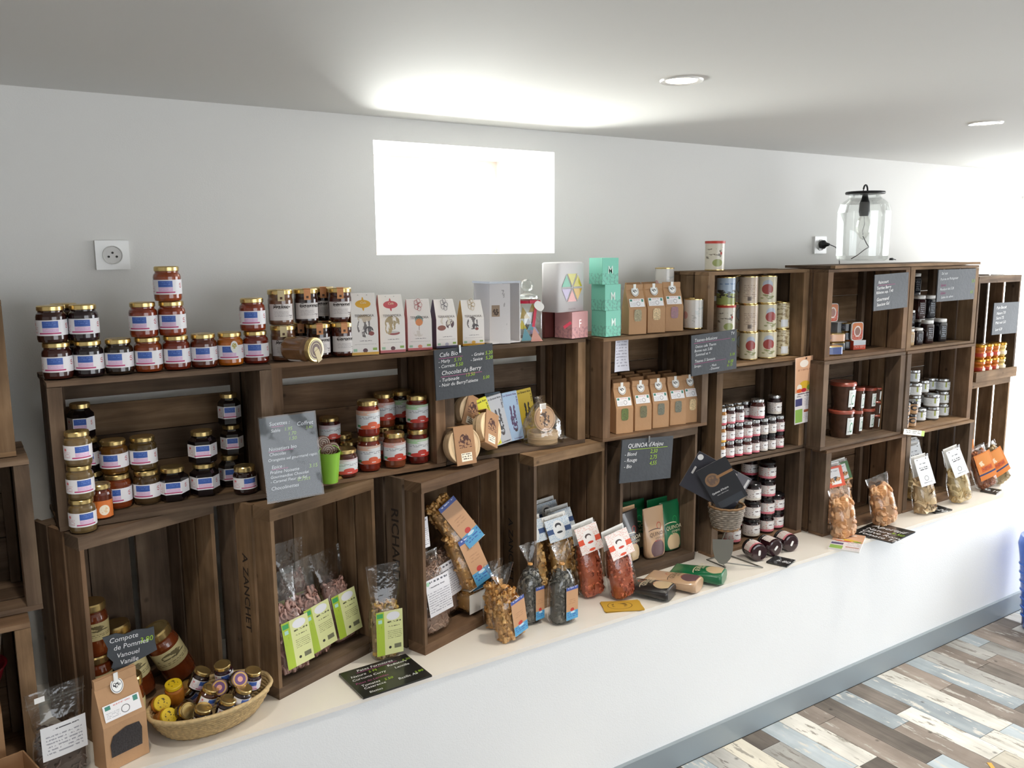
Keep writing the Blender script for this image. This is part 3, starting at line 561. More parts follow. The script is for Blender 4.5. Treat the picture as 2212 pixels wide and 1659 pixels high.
# inside the jam crate
ZF = Z1+.0125; G2 = 'jam jars inside the left crate'
for u, y, lv, c, l in ((246, 2.20, 1, '5a3a16', 'honey brown jar, upper left of the block of four round jars'), (309, 2.20, 1, '4a3a20', 'olive brown jar, upper right of the block of four round jars'), (254, 2.19, 0, '6e3014', 'red brown jar, lower left of the block of four round jars'), (317, 2.19, 0, '463520', 'olive brown jar, lower right of the block of four round jars')):
    jl(u, y, ZF+lv*(HJ+.0004), c, l, G2, r=.0318, lab=BLUELAB)
jl(529, 2.135, ZF, '22100e', 'small dark jar alone at the right end of the jam crate floor', G2, r=.029, h=.070, lab=BLUELAB, yaw=10)
for lv, u, c in ((0, 178, 2), (1, 173, 1), (2, 168, 0)):
    jl(u, 2.077, Z1+.0005+lv*.0765, '6a5636', ['bottom', 'middle', 'top'][lv]+' jar of the olive brown stack on the lower crate corner', G2, r=.0285, h=.076, lab=BLUELAB, yaw=12)
def hx(u, y, z, l, r=.030, h=.088, c='140d10', yaw=-12): put('hexagonal_jam_jar', hexjar(r, h, c), I(xat(u, y, z+h/2), y, z) @ RZ(yaw), l, 'jar', 'dark six sided jam jars in the left crate')
hx(374, 2.18, ZF, 'large dark six sided jar alone in the middle of the crate floor', .036, .082)
hx(442, 2.18, ZF, 'lower of the two stacked large six sided jars', .035, .082); hx(437, 2.18, ZF+.0825, 'upper of the two stacked large six sided jars', .034, .082)
hx(497, 2.225, ZF, 'lowest jar of the three stacked narrow six sided jars at right', .028, .082); hx(501, 2.225, ZF+.0825, 'middle jar of the right hand stack of three six sided jars', .028, .080); hx(495, 2.225, ZF+.1630, 'top jar of the right hand stack of three six sided jars', .028, .082)
hx(204, 2.235, ZF, 'lowest six sided jar hidden behind the olive jar stack', .027, .085); hx(192, 2.235, ZF+.0855, 'middle six sided jar behind the olive jar stack', .027, .083); hx(175, 2.235, ZF+.169, 'top six sided jar at the left inner corner of the jam crate', .029, .085)
ORL = pmat('orange_drop', 'd8742c', [('e', .5, .45, .24, .3, 'f3e6d0'), ('e', .5, .45, .16, .2, 'e8c79a', 6, .5)])
put('honey_jar', jam(.026, .080, '5c2410', lab=ORL, lz=(.05, .55), a=52), I(xat(220, 2.12, 1.1), 2.12, ZF) @ RZ(8), 'small jar with a round orange and white sticker beside the olive stack', 'jar')
# chocolate creams on top of the second crate
CR = pmat('cream_label', 'd9d2cf', [('t', .2, .68, .85, .86, '3a2e2c', 1, 14), ('t', .22, .2, .8, .55, 'a39a9a', 5, 40), ('e', .86, .24, .09, .1, '7d7676', 12, .5)])
TAPE = {}
@kit
def cream(c, tape, word):
    r, h = .0315, .090; k = list(jam(r, h, c, lab=CR, lz=(.14, .60), a=62, neck=.95))
    t = Me(); tm = mat('tape_'+tape, tape, .5); t.box(.017, .0012, h*.30, tm, (0, -r-.0022, h*.84)); t.box(.017, r, .001, tm, (0, -r*.55, h+.0007)); t.box(.006, .0008, .006, mat('tape_print', '5a3a28', .6), (0, -r-.0032, h*.77)); k.append(P('seal_strip', t.done('strip')))
    w = Me(); T = I(0, 0, 0); text(w, word, -.022, h*.47, .016, mat('label_ink', '2e2422', .7), .0012+r, shear=.3, sx=.9)
    for i, p in enumerate(w.v): a = p.x/r; w.v[i] = Vector((sin(a)*(r+.0012), -cos(a)*(r+.0012), p.z))
    k.append(P('label_lettering', w.done('word'))); return k
for i, (u, y, lv, c, tp, wd, l) in enumerate(((612, 2.165, 0, '6b4630', 'd9c69a', 'Praline', 'praline cream jar at the bottom left'), (688, 2.165, 0, '2b130e', 'd8935e', 'Gourmandise', 'dark cream jar in the bottom middle, right of the fallen jar'), (739, 2.16, 0, '44190f', 'd8935e', 'Caramel', 'caramel cream jar at the bottom right beside the coffee boxes'), (650, 2.235, 0, '2b130e', 'd8935e', 'Gourmandise', 'dark cream jar in the back, seen between the bottom jars'),
        (606, 2.165, 1, '6b4630', 'd9c69a', 'Praline', 'praline cream jar in the upper row at the left'), (661, 2.17, 1, '2b130e', 'd8935e', 'Gourmandise', 'dark cream jar in the upper row, middle'), (734, 2.165, 1, '44190f', 'd8935e', 'Caramel', 'caramel cream jar in the upper row at the right'), (697, 2.235, 1, '2b130e', 'd8935e', 'Gourmandise', 'dark cream jar in the upper row standing further back'), (700, 2.235, 0, '2b130e', 'd8935e', 'Gourmandise', 'dark cream jar standing hidden behind the bottom row'))):
    put('cream_jar', cream(c, tp, wd), I(xat(u, y, ZT+.045+lv*.09), y, ZT+lv*.0915) @ RZ(-14+rnd.uniform(-4, 4)), l, 'jar', 'chocolate and caramel cream jars')
LIDP = pmat('lid_print', 'c9b98f', [('o', .5, .5, .42, .42, '5b3a30', .2), ('o', .5, .5, .3, .3, '5b3a30', .5)])
k = list(cream('7a5638', 'd9c69a', 'Praline')); k.append(P('lid_print', Me().fan([(.026*cos(2*pi*i/24), .026*sin(2*pi*i/24), .0903) for i in range(24)], LIDP, uvs=[(.5+.5*cos(2*pi*i/24), .5+.5*sin(2*pi*i/24)) for i in range(24)]).done('lp')))
put('cream_jar', k, I(xat(625, 2.12, ZT+.03), 2.128, ZT+.033) @ RZ(30) @ RX(90) @ RZ(25), 'praline cream jar lying on its side with its lid facing the room', 'jar', 'chocolate and caramel cream jars')
# coffee boxes
def coffee_mat(n, oval, art):
    return pmat('coffee_'+n, 'ebe5e0', [('e', .5, .86, *oval)]+art+[('r', .06, .055, .24, .085, '9ec2a4'), ('r', .76, .06, .95, .11, '8fae4c'), ('t', .1, .145, .9, .17, 'b5aca8', 1, 50)])
oldfac = ('e',)
CB = [('yellow oval', 'd9a93a', [('e', .52, .46, .30, .17, '6f6664', 7, .5), ('e', .66, .40, .16, .07, '4c4646', 9, .42), ('e', .75, .35, .10, .035, '8a3e38'), ('e', .50, .60, .26, .06, 'c9b7a0', 7, .45)], (.27, .045, 'dca738'), 'd9a437', 'Cafe'),
      ('red oval', 'c0525a', [('e', .5, .52, .30, .12, 'a8946e', 8, .47), ('e', .55, .34, .24, .035, '9a4a48'), ('e', .5, .36, .26, .02, 'c9c4c0'), ('e', .35, .42, .14, .10, 'b29a6c', 8, .45)], (.27, .045, 'c2545c'), 'c06468', 'Cafe'),
      ('red knot and hot air balloon picture', 'c4555c', [('e', .48, .60, .17, .09, '8fa39c'), ('e', .48, .555, .15, .07, 'dd8a4e'), ('r', .47, .40, .49, .50, '7a5a4a'), ('e', .45, .33, .2, .06, 'd9d0c6', 7, .45)], None, 'cf6a6c', ''),
      ('grey knot and horses picture', '6a6470', [('e', .26, .42, .20, .055, '8c5344', 5, .35), ('e', .66, .50, .20, .10, '5b3f44', 6, .45), ('e', .5, .56, .3, .09, 'd9cfc0', 6, .5)], None, '55506e', ''),
      ('cream knot and yellow sides', 'd8bd8c', [('e', .46, .50, .26, .14, '6f6664', 7, .5), ('e', .60, .42, .15, .06, '4c4646', 9, .42), ('e', .66, .37, .08, .03, '8a4a40')], None, 'd9a437', '')]
def gable(w, h, d, front, side, knot, ink):
    hw, hd = w/2, d/2; e = Me(); zs = h*.60
    A = [Vector(p) for p in ((-hw, -hd, 0), (hw, -hd, 0), (hw, hd, 0), (-hw, hd, 0), (-hw*.985, -hd, zs), (hw*.985, -hd, zs), (hw*.985, hd, zs), (-hw*.985, hd, zs), (-hw*.93, -.003, h), (hw*.93, -.003, h), (hw*.93, .003, h), (-hw*.93, .003, h))]
    e.v += A; S = mat('box_side_'+side, side, .45)
    e.face([0, 1, 5, 4], front, [(0, 0), (1, 0), (1, .6), (0, .6)]); e.face([4, 5, 9, 8], front, [(0, .6), (1, .6), (1, 1), (0, 1)])
    e.face([2, 3, 7, 6], front, [(0, 0), (1, 0), (1, .6), (0, .6)]); e.face([6, 7, 11, 10], PAPER)
    e.face([1, 2, 6, 5], S); e.face([3, 0, 4, 7], S); e.face([5, 6, 10, 9], S); e.face([7, 4, 8, 11], S); e.face([8, 9, 10, 11], PAPER); e.face([3, 2, 1, 0], PAPER)
    s = Me().box(w*1.001, .0006, h*.045, S, (0, -hd-.0004, h*.0245)); k = [P('carton', e.done('carton')), P('base_band', s.done('band'))]
    sl = math.atan2(hd-.003, h-zs); T = I(0, -hd, zs) @ Matrix.Rotation(-sl, 4, 'X'); t = Me(); im = mat('box_ink', '5a5050', .7)
    text(t, 'TERRAMOKA', 0, .004, .0098, im, .001, shear=0, al='CENTER', T=T, sx=.9)
    if knot: text(t, knot, 0, h*.245, .009, mat('ink_pale', 'e9dcb8', .7), .001, shear=.3, al='CENTER', T=T)
    k.append(P('box_lettering', t.done('lettering')))
    if not knot:
        g = Me()
        for j in range(5):
            a = j*72; g.tube([(.006*cos(R_(a))+.0055*cos(2*pi*i/12), -.001, .03+h*.1+.011*sin(R_(a))+.0075*sin(2*pi*i/12)) for i in range(12)], .0005, mat('knot_'+ink, ink, .6), 4, T, True)
        k.append(P('knot_emblem', g.done('knot')))
    e2 = Me()
    for cx in (-.012, .012): e2.lathe([(0, 0), (.002, .0004)], 8, mat('pin_hole', '3c3838', .6), I(cx, -.0045, h-.006) @ RX(90), cap=False)
    k.append(P('punch_holes', e2.done('holes'))); return k
for i, (u0, u1, hh, yw) in enumerate(((763, 825, .165, -12), (822, 883, .158, -8), (884, 942, .142, -14), (943, 993, .138, -4), (1001, 1054, .132, -10))):
    n, oc, art, ov, sd, kn = CB[i]; fm = pmat('coffee_'+str(i), 'ebe5e0', ([('e', .5, .83, .30, .065, ov[2]), ('e', .5, .83, .05, .11, ov[2])] if ov else [])+art+[('r', .06, .06, .20, .105, '9ec2a4'), ('r', .78, .075, .94, .115, '8fae4c'), ('t', .1, .16, .9, .18, 'b5aca8', 1, 50), ('t', .3, .205, .75, .24, '8a8080', 1, 26), ('e', .5, .075, .09, .035, ['5a3238', '5a3238', 'e08a70', 'b9b4c4', 'e0b050'][i])])
    yy = 2.15+.012*i*.5; xm = xat((u0+u1)/2, yy-.03, ZT+.06); 
    put('coffee_box', gable([.073, .072, .070, .066, .068][i], hh, .05, fm, sd, kn, oc), I(xm, yy, ZT) @ RZ(yw), f'white gable top coffee box with a {n}', 'coffee box', 'coffee boxes on the crate top')
# ================================================================ puree jars, bucket, camembert style boxes, brochures
def pj(n, band, fruit, nm_): return pmat('puree_'+n, 'dfe1e4', [('r', 0, .80, 1, 1, band), ('e', .3, .80, .3, .06, band), ('e', .75, .82, .3, .06, 'dfe1e4'), ('t', .12, .83, .85, .95, 'c9c6c0', 1, 22), ('t', .22, .52, .92, .68, '7d7f86', 2, 26), ('e', .60, .10, .36, .14, fruit), ('e', .60, .27, .13, .13, fruit), ('r', .16, .10, .28, .22, '4b9a68'), ('r', .55, .09, .66, .13, 'e8e4e0'), ('r', .86, .2, .96, .3, '3f8f5a')])
PU = {'apr': pj('apr', 'e2b8a2', 'd9603a', ''), 'nat': pj('nat', 'dba9a0', 'c8402e', ''), 'app': pj('app', 'a9d0a4', 'c03a30', ''), 'qui': pj('qui', 'd9c3cc', 'cf4a3c', '')}
LIDL = GOLD
def pur(u, y, z, k_, c, l, h=.0985, r=.0318, lab=(.22, .74)): put('puree_jar', jam(r, h, c, lab=PU[k_], lz=lab, a=98, neck=.87), I(xat(u, y, z+h/2), y, z) @ RZ(-20), l, 'jar', 'fruit puree jars in the crate')
ZF = Z1+.0125
pur(797, 2.165, ZF, 'apr', '6a2012', 'apricot label puree jar at the bottom of the left front stack'); pur(795, 2.165, ZF+.099, 'apr', '7a2014', 'apricot label puree jar on top of the left front stack')
pur(852, 2.16, ZF, 'nat', '6e3a22', 'brown puree jar with white label standing alone between the two stacks'); pur(902, 2.165, ZF, 'app', '541410', 'puree jar with a green banded label, bottom of the right stack'); pur(901, 2.165, ZF+.099, 'app', '5e1810', 'puree jar with a green banded label, top of the right stack')
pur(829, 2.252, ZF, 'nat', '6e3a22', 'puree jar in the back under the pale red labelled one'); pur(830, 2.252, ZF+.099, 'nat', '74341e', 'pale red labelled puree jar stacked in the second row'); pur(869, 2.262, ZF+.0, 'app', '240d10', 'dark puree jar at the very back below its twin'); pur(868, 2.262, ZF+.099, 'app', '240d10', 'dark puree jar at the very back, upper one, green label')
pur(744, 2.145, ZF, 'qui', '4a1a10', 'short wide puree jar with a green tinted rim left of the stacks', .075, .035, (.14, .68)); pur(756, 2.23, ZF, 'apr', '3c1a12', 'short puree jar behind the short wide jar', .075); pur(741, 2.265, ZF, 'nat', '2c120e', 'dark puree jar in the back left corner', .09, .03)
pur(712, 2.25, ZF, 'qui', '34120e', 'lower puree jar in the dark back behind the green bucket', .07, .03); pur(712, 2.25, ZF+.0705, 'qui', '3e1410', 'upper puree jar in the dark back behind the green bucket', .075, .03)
LIME = mat('lime_plastic', '8fc63f', .35, coat=.4); b = Me().lathe([(.021, 0), (.030, .080), (.0315, .083), (.0295, .083), (.020, .003)], 24, LIME); hd = Me(); hd.tube([(.031*cos(pi*i/12), 0, .078+.02*0-.03*sin(pi*i/12)*0+.022*sin(pi*i/12)) for i in range(13)], .0012, LIME, 6)
LOL = mat('candy_swirl', '6b4634', .3, coat=.4); LOW = mat('candy_wrap', 'c9b8a8', .3, coat=.5)
x0 = xat(704, 2.125, 1.14); put('plant_bucket', [P('bucket', b.done('b')), P('handle', hd.done('h'))], I(x0, 2.10, ZF), 'small lime green bucket holding chocolate lollipops', 'bucket')
for i, (dx, dy, dz, a) in enumerate(((-.014, .004, .108, 8), (-.004, .0, .086, -14), (.012, .006, .088, 16))):
    e = Me(); e.lathe([(0, 0), (.0185, .0005), (.0195, .003), (.0185, .0055), (0, .006)], 22, LOL, I(0, .003, 0) @ RX(90), cap=False)
    e.tube([((.017-.0145*t/40)*cos(t*.42), -.0042, (.017-.0145*t/40)*sin(t*.42)) for t in range(41)], .0009, LOW, 5); s = Me().box(.003, .003, .075, PAPER, (0, 0, -.055))
    put('lollipop', [P('chocolate_disc', e.done('l')), P('stick', s.done('s'))], I(x0+dx, 2.10+dy, ZF+dz) @ RY(a), ['round swirled chocolate lollipop, highest in the green bucket', 'round swirled chocolate lollipop leaning left in the green bucket', 'round swirled chocolate lollipop at the right of the green bucket'][i], 'lollipop')
WPALE = wood('poplar', 'c9a67f', 'dcc09a', 'e8d2b2', .08)
def wbox(r, h, sleeve=True):
    e = Me().lathe([(r-.001, 0), (r-.001, h*.55)], 34, WPALE); l = Me().lathe([(r+.001, h*.42), (r+.001, h), (r*.97, h+.0006), (r*.9, h-.001), (0, h-.001)], 34, WPALE, cap=False); k = [P('box_base', e.done('b')), P('box_lid', l.done('l'))]
    if sleeve:
        s = Me(); w = r*1.25; sm = pmat('donkey_sleeve', 'a9805d', [('e', .5, .68, .22, .13, '4a2f2a', 8, .47), ('e', .5, .60, .35, .14, '5a3a32', 12, .55), ('t', .2, .40, .85, .52, '5a3a32', 2, 22), ('r', .26, .08, .80, .30, 'efe6d2'), ('t', .3, .1, .76, .28, '4a3a34', 3, 14)], .8)
        s.box(w, r*2.02, .0012, sm, (0, 0, h+.0022)); b0 = len(s.v); s.v += [Vector(p) for p in ((-w/2, -r*1.01, h+.003), (w/2, -r*1.01, h+.003), (w/2, r*1.01, h+.003), (-w/2, r*1.01, h+.003))]; s.face([b0, b0+1, b0+2, b0+3], sm, [(0, 0), (1, 0), (1, 1), (0, 1)])
        s.box(w, .0012, h+.003, KR, (0, -r*1.015, h/2)); s.box(w, .0012, h+.003, KR, (0, r*1.015, h/2)); k.append(P('kraft_sleeve', s.done('s')))
    return k
zc3 = Z1+.001
p = onY(991, 1001, 2.085); put('wooden_cheese_box', wbox(.054, .032), I(p.x+.01, 2.085, Z1+.0625) @ RZ(4) @ RX(80) @ I(0, 0, -.016), 'round poplar wood box in a kraft donkey sleeve, standing at the front', 'wooden box', 'round wooden boxes in kraft sleeves')
p = onY(1060, 940, 2.10); put('wooden_cheese_box', wbox(.052, .032), I(p.x+.005, 2.130, Z1+.087) @ RZ(18) @ RY(28) @ RX(72) @ I(0, 0, -.016), 'round poplar wood box tilted to the right behind the front one', 'wooden box', 'round wooden boxes in kraft sleeves')
p = onY(1018, 880, 2.17); put('wooden_cheese_box', wbox(.048, .03), I(p.x, 2.19, Z1+.135) @ RZ(10) @ RY(30) @ RX(78) @ I(0, 0, -.016), 'round poplar wood box set higher, half hidden by the coffee slate', 'wooden box', 'round wooden boxes in kraft sleeves')
def donkey(n, bg, ink, tx):
    m = pmat('donkey_'+n, bg, [('e', .42, .62, .07, .10, ink, 9, .42), ('e', .66, .62, .07, .10, ink, 9, .42), ('e', .54, .42, .22, .14, ink, 9, .46), ('e', .56, .26, .15, .10, ink, 8, .5), ('e', .44, .42, .035, .016, '1c1a1c'), ('e', .68, .42, .035, .016, '1c1a1c'), ('e', .58, .20, .07, .03, '4c4244')], .45, .2)
    e = Me().box(.056, .012, .155, m, (0, 0, .0775), front=m); t = Me(); im = mat('dk_'+n, tx, .6); text(t, 'Le Grand Ane', -.026, .143, .0088, im, .0066, shear=0, bold=.01); text(t, 'en Berry', .0215, .138, .008, im, .0066, ang=-90, shear=0, bold=.01); text(t, 'le chocolat', -.020, .004, .0085, im, .0066, ang=90, shear=0, bold=.01); text(t, 'a croquer', -.008, .004, .008, im, .0066, shear=0, bold=.01)
    return [P('card_pack', e.done('pk')), P('cover_lettering', t.done('tx'))]
for n, bg, ink, tx, u, y, ro, l in (('yel1', 'd9d62a', '3a3a2a', '3a3a2a', 1070, 2.168, -16, 'acid yellow donkey brochure at the left behind the wooden boxes'), ('gry', 'b9bcc6', '4a4a50', '3a3a44', 1092, 2.185, -10, 'light grey donkey brochure leaning in the middle'), ('blu', 'a3bddb', '5a4568', '6a4a80', 1118, 2.205, -5, 'pale blue donkey brochure with a violet donkey'), ('yel2', 'c9b03a', '2a2a2a', '2a2a26', 1150, 2.225, -6, 'ochre yellow donkey brochure at the right behind the cellophane gift'), ('drk', '3c4c5c', '22303c', '8a98a6', 1078, 2.222, -2, 'dark blue brochure mostly hidden behind the grey one')):
    put('donkey_brochure', donkey(n, bg, ink, tx), I(xat(u, y, Z1+.02)-.006, y, ZF+.009+.0) @ RY(ro) @ RX(-9), l, 'brochure', 'tall donkey brochures')
# cellophane gift
k = wbox(.049, .034, False); disc = Me().lathe([(0, 0), (.041, 0), (.041, .003), (0, .003)], 34, WPALE, cap=False); disc.fan([(.040*cos(2*pi*i/30), .040*sin(2*pi*i/30), .0036) for i in range(30)], pmat('gift_disc', 'c9a27c', [('e', .5, .48, .25, .3, '4a332c', 7, .5), ('o', .5, .5, .46, .46, '7a5a48', .05)], .7), uvs=[(.5+.5*cos(2*pi*i/30), .5+.5*sin(2*pi*i/30)) for i in range(30)])
k.append(P('label_disc', disc.done('d'), I(-.006, -.018, .078) @ RY(6) @ RX(80)))
GF = film('gift_film', (.93, .93, .93), .17, .12, 30, .9); w = Me().loft([(0, 0, .0, .066, .058, 2.4), (0, 0, .03, .070, .058, 2.4), (0, -.004, .07, .064, .048, 2.3), (-.006, -.004, .110, .040, .03, 2.2), (-.01, 0, .128, .016, .010, 2), (-.012, 0, .148, .022, .006, 2)], 26, GF, wob=.0022); w.grid(lambda u, v: (.055+.045*u, -.02+.02*v-.02*u, .004+.03*(1-u)*v+.004*abs(sin(9*u))), 6, 4, GF)
k.append(P('cellophane', w.done('w'))); k.append(P('paper_tag', Me().box(.024, .001, .018, PAPER, (-.010, -.016, .117)).done('t')))
put('wrapped_gift_box', k, I(xat(1172, 2.165, Z1+.03), 2.165, ZF), 'cellophane wrapped round wooden box with its printed lid standing in it', 'gift box', rest=ZF)
# ================================================================ top shelf: tea and sweets
LEAF = lambda b, l, n: pmat('leafy_'+n, b, [('n', 0, 0, 1, .42, l, 7, .52)], .5)
wb = Me(); wm = mat('white_card', 'e4e1e2', .5)
wb.box(.003, .098, .178, wm, (.052, .049, .089)); wb.box(.104, .003, .178, wm, (0, .0965, .089)); wb.box(.104, .098, .003, wm, (0, .049, .0015)); fl2 = Me().box(.062, .0025, .178, pmat('branch_panel', 'd9d6d8', [('n', .5, .1, .9, .9, 'a8a4a6', 5, .62)], .5), (0, 0, .089), front=pmat('branch_panel', 'd9d6d8', [], .5)); 
put('open_gift_carton', [P('carton_back', wb.done('c'), RZ(0)), P('carton_flap', fl2.done('f'), I(-.02, .0, 0) @ RZ(-24)), P('picture_square', Me().box(.024, .0006, .034, pmat('knot_photo', '9c8672', [('e', .5, .4, .4, .3, '4a3a30', 5, .45)], .5), (-.031, -.010, .098), RZ(-24), front=MC['knot_photo']).done('q')), P('clear_lid', Me().box(.11, .10, .006, film('lid_plastic', (.85, .9, 1), .3, .05, 0), (0, .05, .182)).done('l'))], I(xat(1092, 2.145, 1.5), 2.145, ZT), 'open white carton with a knot picture, left of the ribboned jar', 'gift carton')
jr = Me().loft([(0, 0, 0, .036, .036, 5), (0, 0, .006, .039, .039, 6), (0, 0, .105, .039, .039, 6), (0, 0, .118, .036, .036, 3), (0, 0, .128, .034, .034, 2.2)], 28, CLEAR, cap=(1, 0)); sc = Me(); r3 = random.Random(4)
for c, px_, py_, pz_, s_ in (('6fa9bb', -.015, -.022, .02, .022), ('e8a79a', .017, -.024, .018, .024), ('e0c83c', -.022, -.01, .05, .016), ('b7aedb', .02, -.004, .036, .02), ('b79a4c', -.016, -.012, .085, .02), ('70655f', .014, -.016, .072, .02), ('70655f', .0, .0, .05, .02), ('b79a4c', .016, .0, .1, .016), ('6fa9bb', .0, -.02, .045, .014)):
    m = mat('sachet_'+c, c, .5); b0 = len(sc.v); q = [Vector((px_+s_*a, py_+s_*b_*.4, pz_+s_*c_)) for a, b_, c_ in ((-.85, -1, -.8), (.85, -1, -.8), (0, 1.2, -.8), (r3.uniform(-.3, .3), 0, 1))]; sc.v += q
    for f in ((0, 1, 3), (1, 2, 3), (2, 0, 3), (2, 1, 0)): sc.face([b0+i for i in f], m)
RIB = mat('red_ribbon', 'c0143c', .4); rb0 = Me().loft([(0, 0, .116, .0385, .0385, 3), (0, 0, .124, .0385, .0385, 2.6)], 26, RIB, cap=(0, 0)); rb = Me(); rb.box(.009, .0012, .075, RIB, (-.006, -.043, .082), RY(8)); rb.box(.010, .0012, .03, RIB, (.02, -.044, .125), RY(60)); rb.box(.024, .004, .010, RIB, (0, -.042, .121))
ld = Me().lathe([(.034, .126), (.038, .13), (.038, .138), (.030, .142), (.012, .146), (.010, .152), (.018, .158), (.022, .170), (.018, .182), (.006, .188), (0, .189)], 24, CLEAR, cap=False)
tg = Me().loft([(0, 0, -.0006, .018, .013, 2.4), (0, 0, .0006, .018, .013, 2.4)], 20, PAPER)
put('sweet_jar', [P('glass_body', jr.done('j')), P('sachets', sc.done('s')), P('ribbon', rb0.done('r0')), P('ribbon_bow', rb.done('r')), P('stopper_lid', ld.done('l')), P('gift_tag', tg.done('t'), I(.018, -.047, .108) @ RY(35) @ RX(90))], I(xat(1144, 2.155, 1.5)+.004, 2.175, ZT) @ RZ(-8), 'clear ribbed glass jar with a red ribbon, full of coloured sachets', 'sweet jar')
def cube(w, h, base, leaf, letter, n, ink):
    m = LEAF(base, leaf, n); e = Me(); e.box(w, w, h, m, (0, 0, h/2)); 
    for T in (I(0, 0, 0), RZ(-90)):
        b0 = len(e.v); e.v += [T @ Vector(p) for p in ((-w/2, -w/2-.0004, 0), (w/2, -w/2-.0004, 0), (w/2, -w/2-.0004, h), (-w/2, -w/2-.0004, h))]; e.face([b0, b0+1, b0+2, b0+3], m, [(0, 0), (1, 0), (1, 1), (0, 1)])
    t = Me(); text(t, letter, 0, h*.40, h*.44, mat('foil_'+n, ink, .35, metal=.3), w/2+.0012, shear=.0, bold=.004, al='CENTER', sx=.75)
    return [P('carton', e.done('c')), P('foil_letter', t.done('l'))]
for i, (dx, yw) in enumerate(((.0, 4), (-.002, 2), (-.012, 0))): put('tea_cube', cube(.066, .083, '7fcfb8', '74b5a2', 'M', 'mint', 'dff0e8'), I(xat(1313, 2.13, 1.5)+dx, 2.138, ZU+.0006+.0835*i) @ RZ(yw), f"mint green tea cube with a white letter, {['bottom', 'middle', 'top'][i]} of the pile of three", 'tea box', 'mint tea cubes')
for i, (u, y, yw) in enumerate(((1262, 2.150, 8),)): put('tea_cube', cube(.074, .083, 'd8a0a0', 'c08c90', 'F', 'rose', 'f6e4e0'), I(xat(1240, 2.150, 1.5)+.003, 2.168, ZT) @ RZ(10), 'rose pink tea cube with a white letter under the white tea assortment', 'tea box')
k = Me(); k.box(.06, .062, .078, mat('maroon_card', '5a2420', .5), (0, 0, .039)); put('tea_tin', [P('carton', k.done('c')), P('carton_lid', Me().box(.062, .064, .006, mat('maroon_card2', '6e2c26', .45), (0, 0, .081)).done('l'))], I(xat(1190, 2.20, 1.5), 2.235, ZT) @ RZ(10), 'dark maroon box in the shade under the white tea assortment', 'tea box')
# white assortment with hexagon window
w, h, d = .128, .150, .074; e = Me().loft([(0, 0, 0, w/2, d/2, 9), (0, 0, h, w/2, d/2, 9), (0, 0, h+.004, w/2*.96, d/2*.9, 6)], 32, wm); g = Me(); hexc = ['cfc64a', '4fb08e', 'b8a8cc', 'e59a94', 'e0b23c', 'd2c530']
for i in range(6):
    a0, a1 = R_(60+60*i), R_(120+60*i); R0, gp = .046, .0065; am = (a0+a1)/2; ox, oz = gp*cos(am), gp*sin(am)
    g.fan([(ox, -d/2-.0016, h*.5+oz), (ox+R0*cos(a1)*.92, -d/2-.0016, h*.5+oz+R0*sin(a1)*.92), (ox+R0*cos(a0)*.92, -d/2-.0016, h*.5+oz+R0*sin(a0)*.92)][::-1], mat('tea_'+hexc[i], hexc[i], .4, coat=.3))
fr = Me(); 
for i in range(6): fr.tube([(0, -d/2-.0018, h*.5), (.050*cos(R_(60*i)), -d/2-.0018, h*.5+.050*sin(R_(60*i)))], .0012, wm, 4)
t = Me(); text(t, 'COLLECTION', 0, .007, .0055, mat('grey_ink', '8a8488', .6), d/2+.0012, shear=0, al='CENTER')
put('tea_assortment', [P('carton', e.done('c')), P('sachet_window', g.done('g'), None, (P('window_bar', fr.done('f')),)), P('carton_lettering', t.done('t'))], I(xat(1226, 2.145, 1.6)+.002, 2.172, ZT+.0842) @ RZ(12), 'white tea assortment box with a hexagonal window of coloured wedges', 'tea box')
# ================================================================ kraft tea bags
HC = {'green': '5a6a2a', 'olive': '6a6644', 'dry': '9a9070', 'rose': '7a3440', 'gold': 'cdb387', 'grey': '6c6c5c'}
G3 = 'kraft herbal tea bags'
for i, (u, hc, l) in enumerate(((1372, 'dry', 'kraft tea bag with a pale dried herb window, left of the front three on top'), (1415, 'gold', 'kraft tea bag with a nearly empty window, middle of the front three on top'), (1456, 'rose', 'kraft tea bag with a dark red petal window on the top shelf'))):
    put('tea_bag', teabag(.068, [.163, .163, .166][i], .045, HC[hc]), I(xat(u, 2.125, 1.5), 2.13+.004*i, ZU+.0006) @ RZ(-8-3*i), l, 'tea bag', G3)
for i in range(4): put('tea_bag', teabag(.066, .160, .04, HC['dry'], plain=1), I(xat(1372+27*i, 2.18, 1.55), 2.185, ZU+.0006) @ RZ(rnd.uniform(-3, 3)), f'kraft tea bag, {ORD[i]} from the left in the hidden second row on top', 'tea bag', G3)
for i in range(2): put('tea_bag', teabag(.066, .164, .035, HC['dry'], plain=1), I(xat(1368+34*i, 2.235, 1.55), 2.235, ZU+.0006) @ RZ(rnd.uniform(-3, 3)), f'kraft tea bag {["left", "right"][i]} in the hindmost row on top', 'tea bag', G3)
zf = Z1+.0125
for i, (u, hc) in enumerate(((1342, 'green'), (1382, 'olive'), (1420, 'grey'), (1457, 'grey'), (1488, 'gold'))):
    put('tea_bag', teabag(.0655, .168, .045, HC[hc]), I(xat(u, 2.135, 1.15), 2.135, zf) @ RZ(-9), f'kraft tea bag with a {["leafy green", "olive green", "dark grey green", "shiny grey green", "pale ginger"][i]} window, {ORD[i]} from the left inside the crate', 'tea bag', G3)
for j in range(3):
    for i in range(5-(j == 2)): put('tea_bag', teabag(.063, .172+.003*j, .034, HC['olive'], plain=1, dark=1), I(1.790+.078*i+.012*j, 2.182+.038*j, zf) @ RZ(rnd.uniform(-3, 3)), f'dim kraft tea bag, {ORD[i]} from the left in row {["two", "three", "four"][j]} of the crate', 'tea bag', G3)
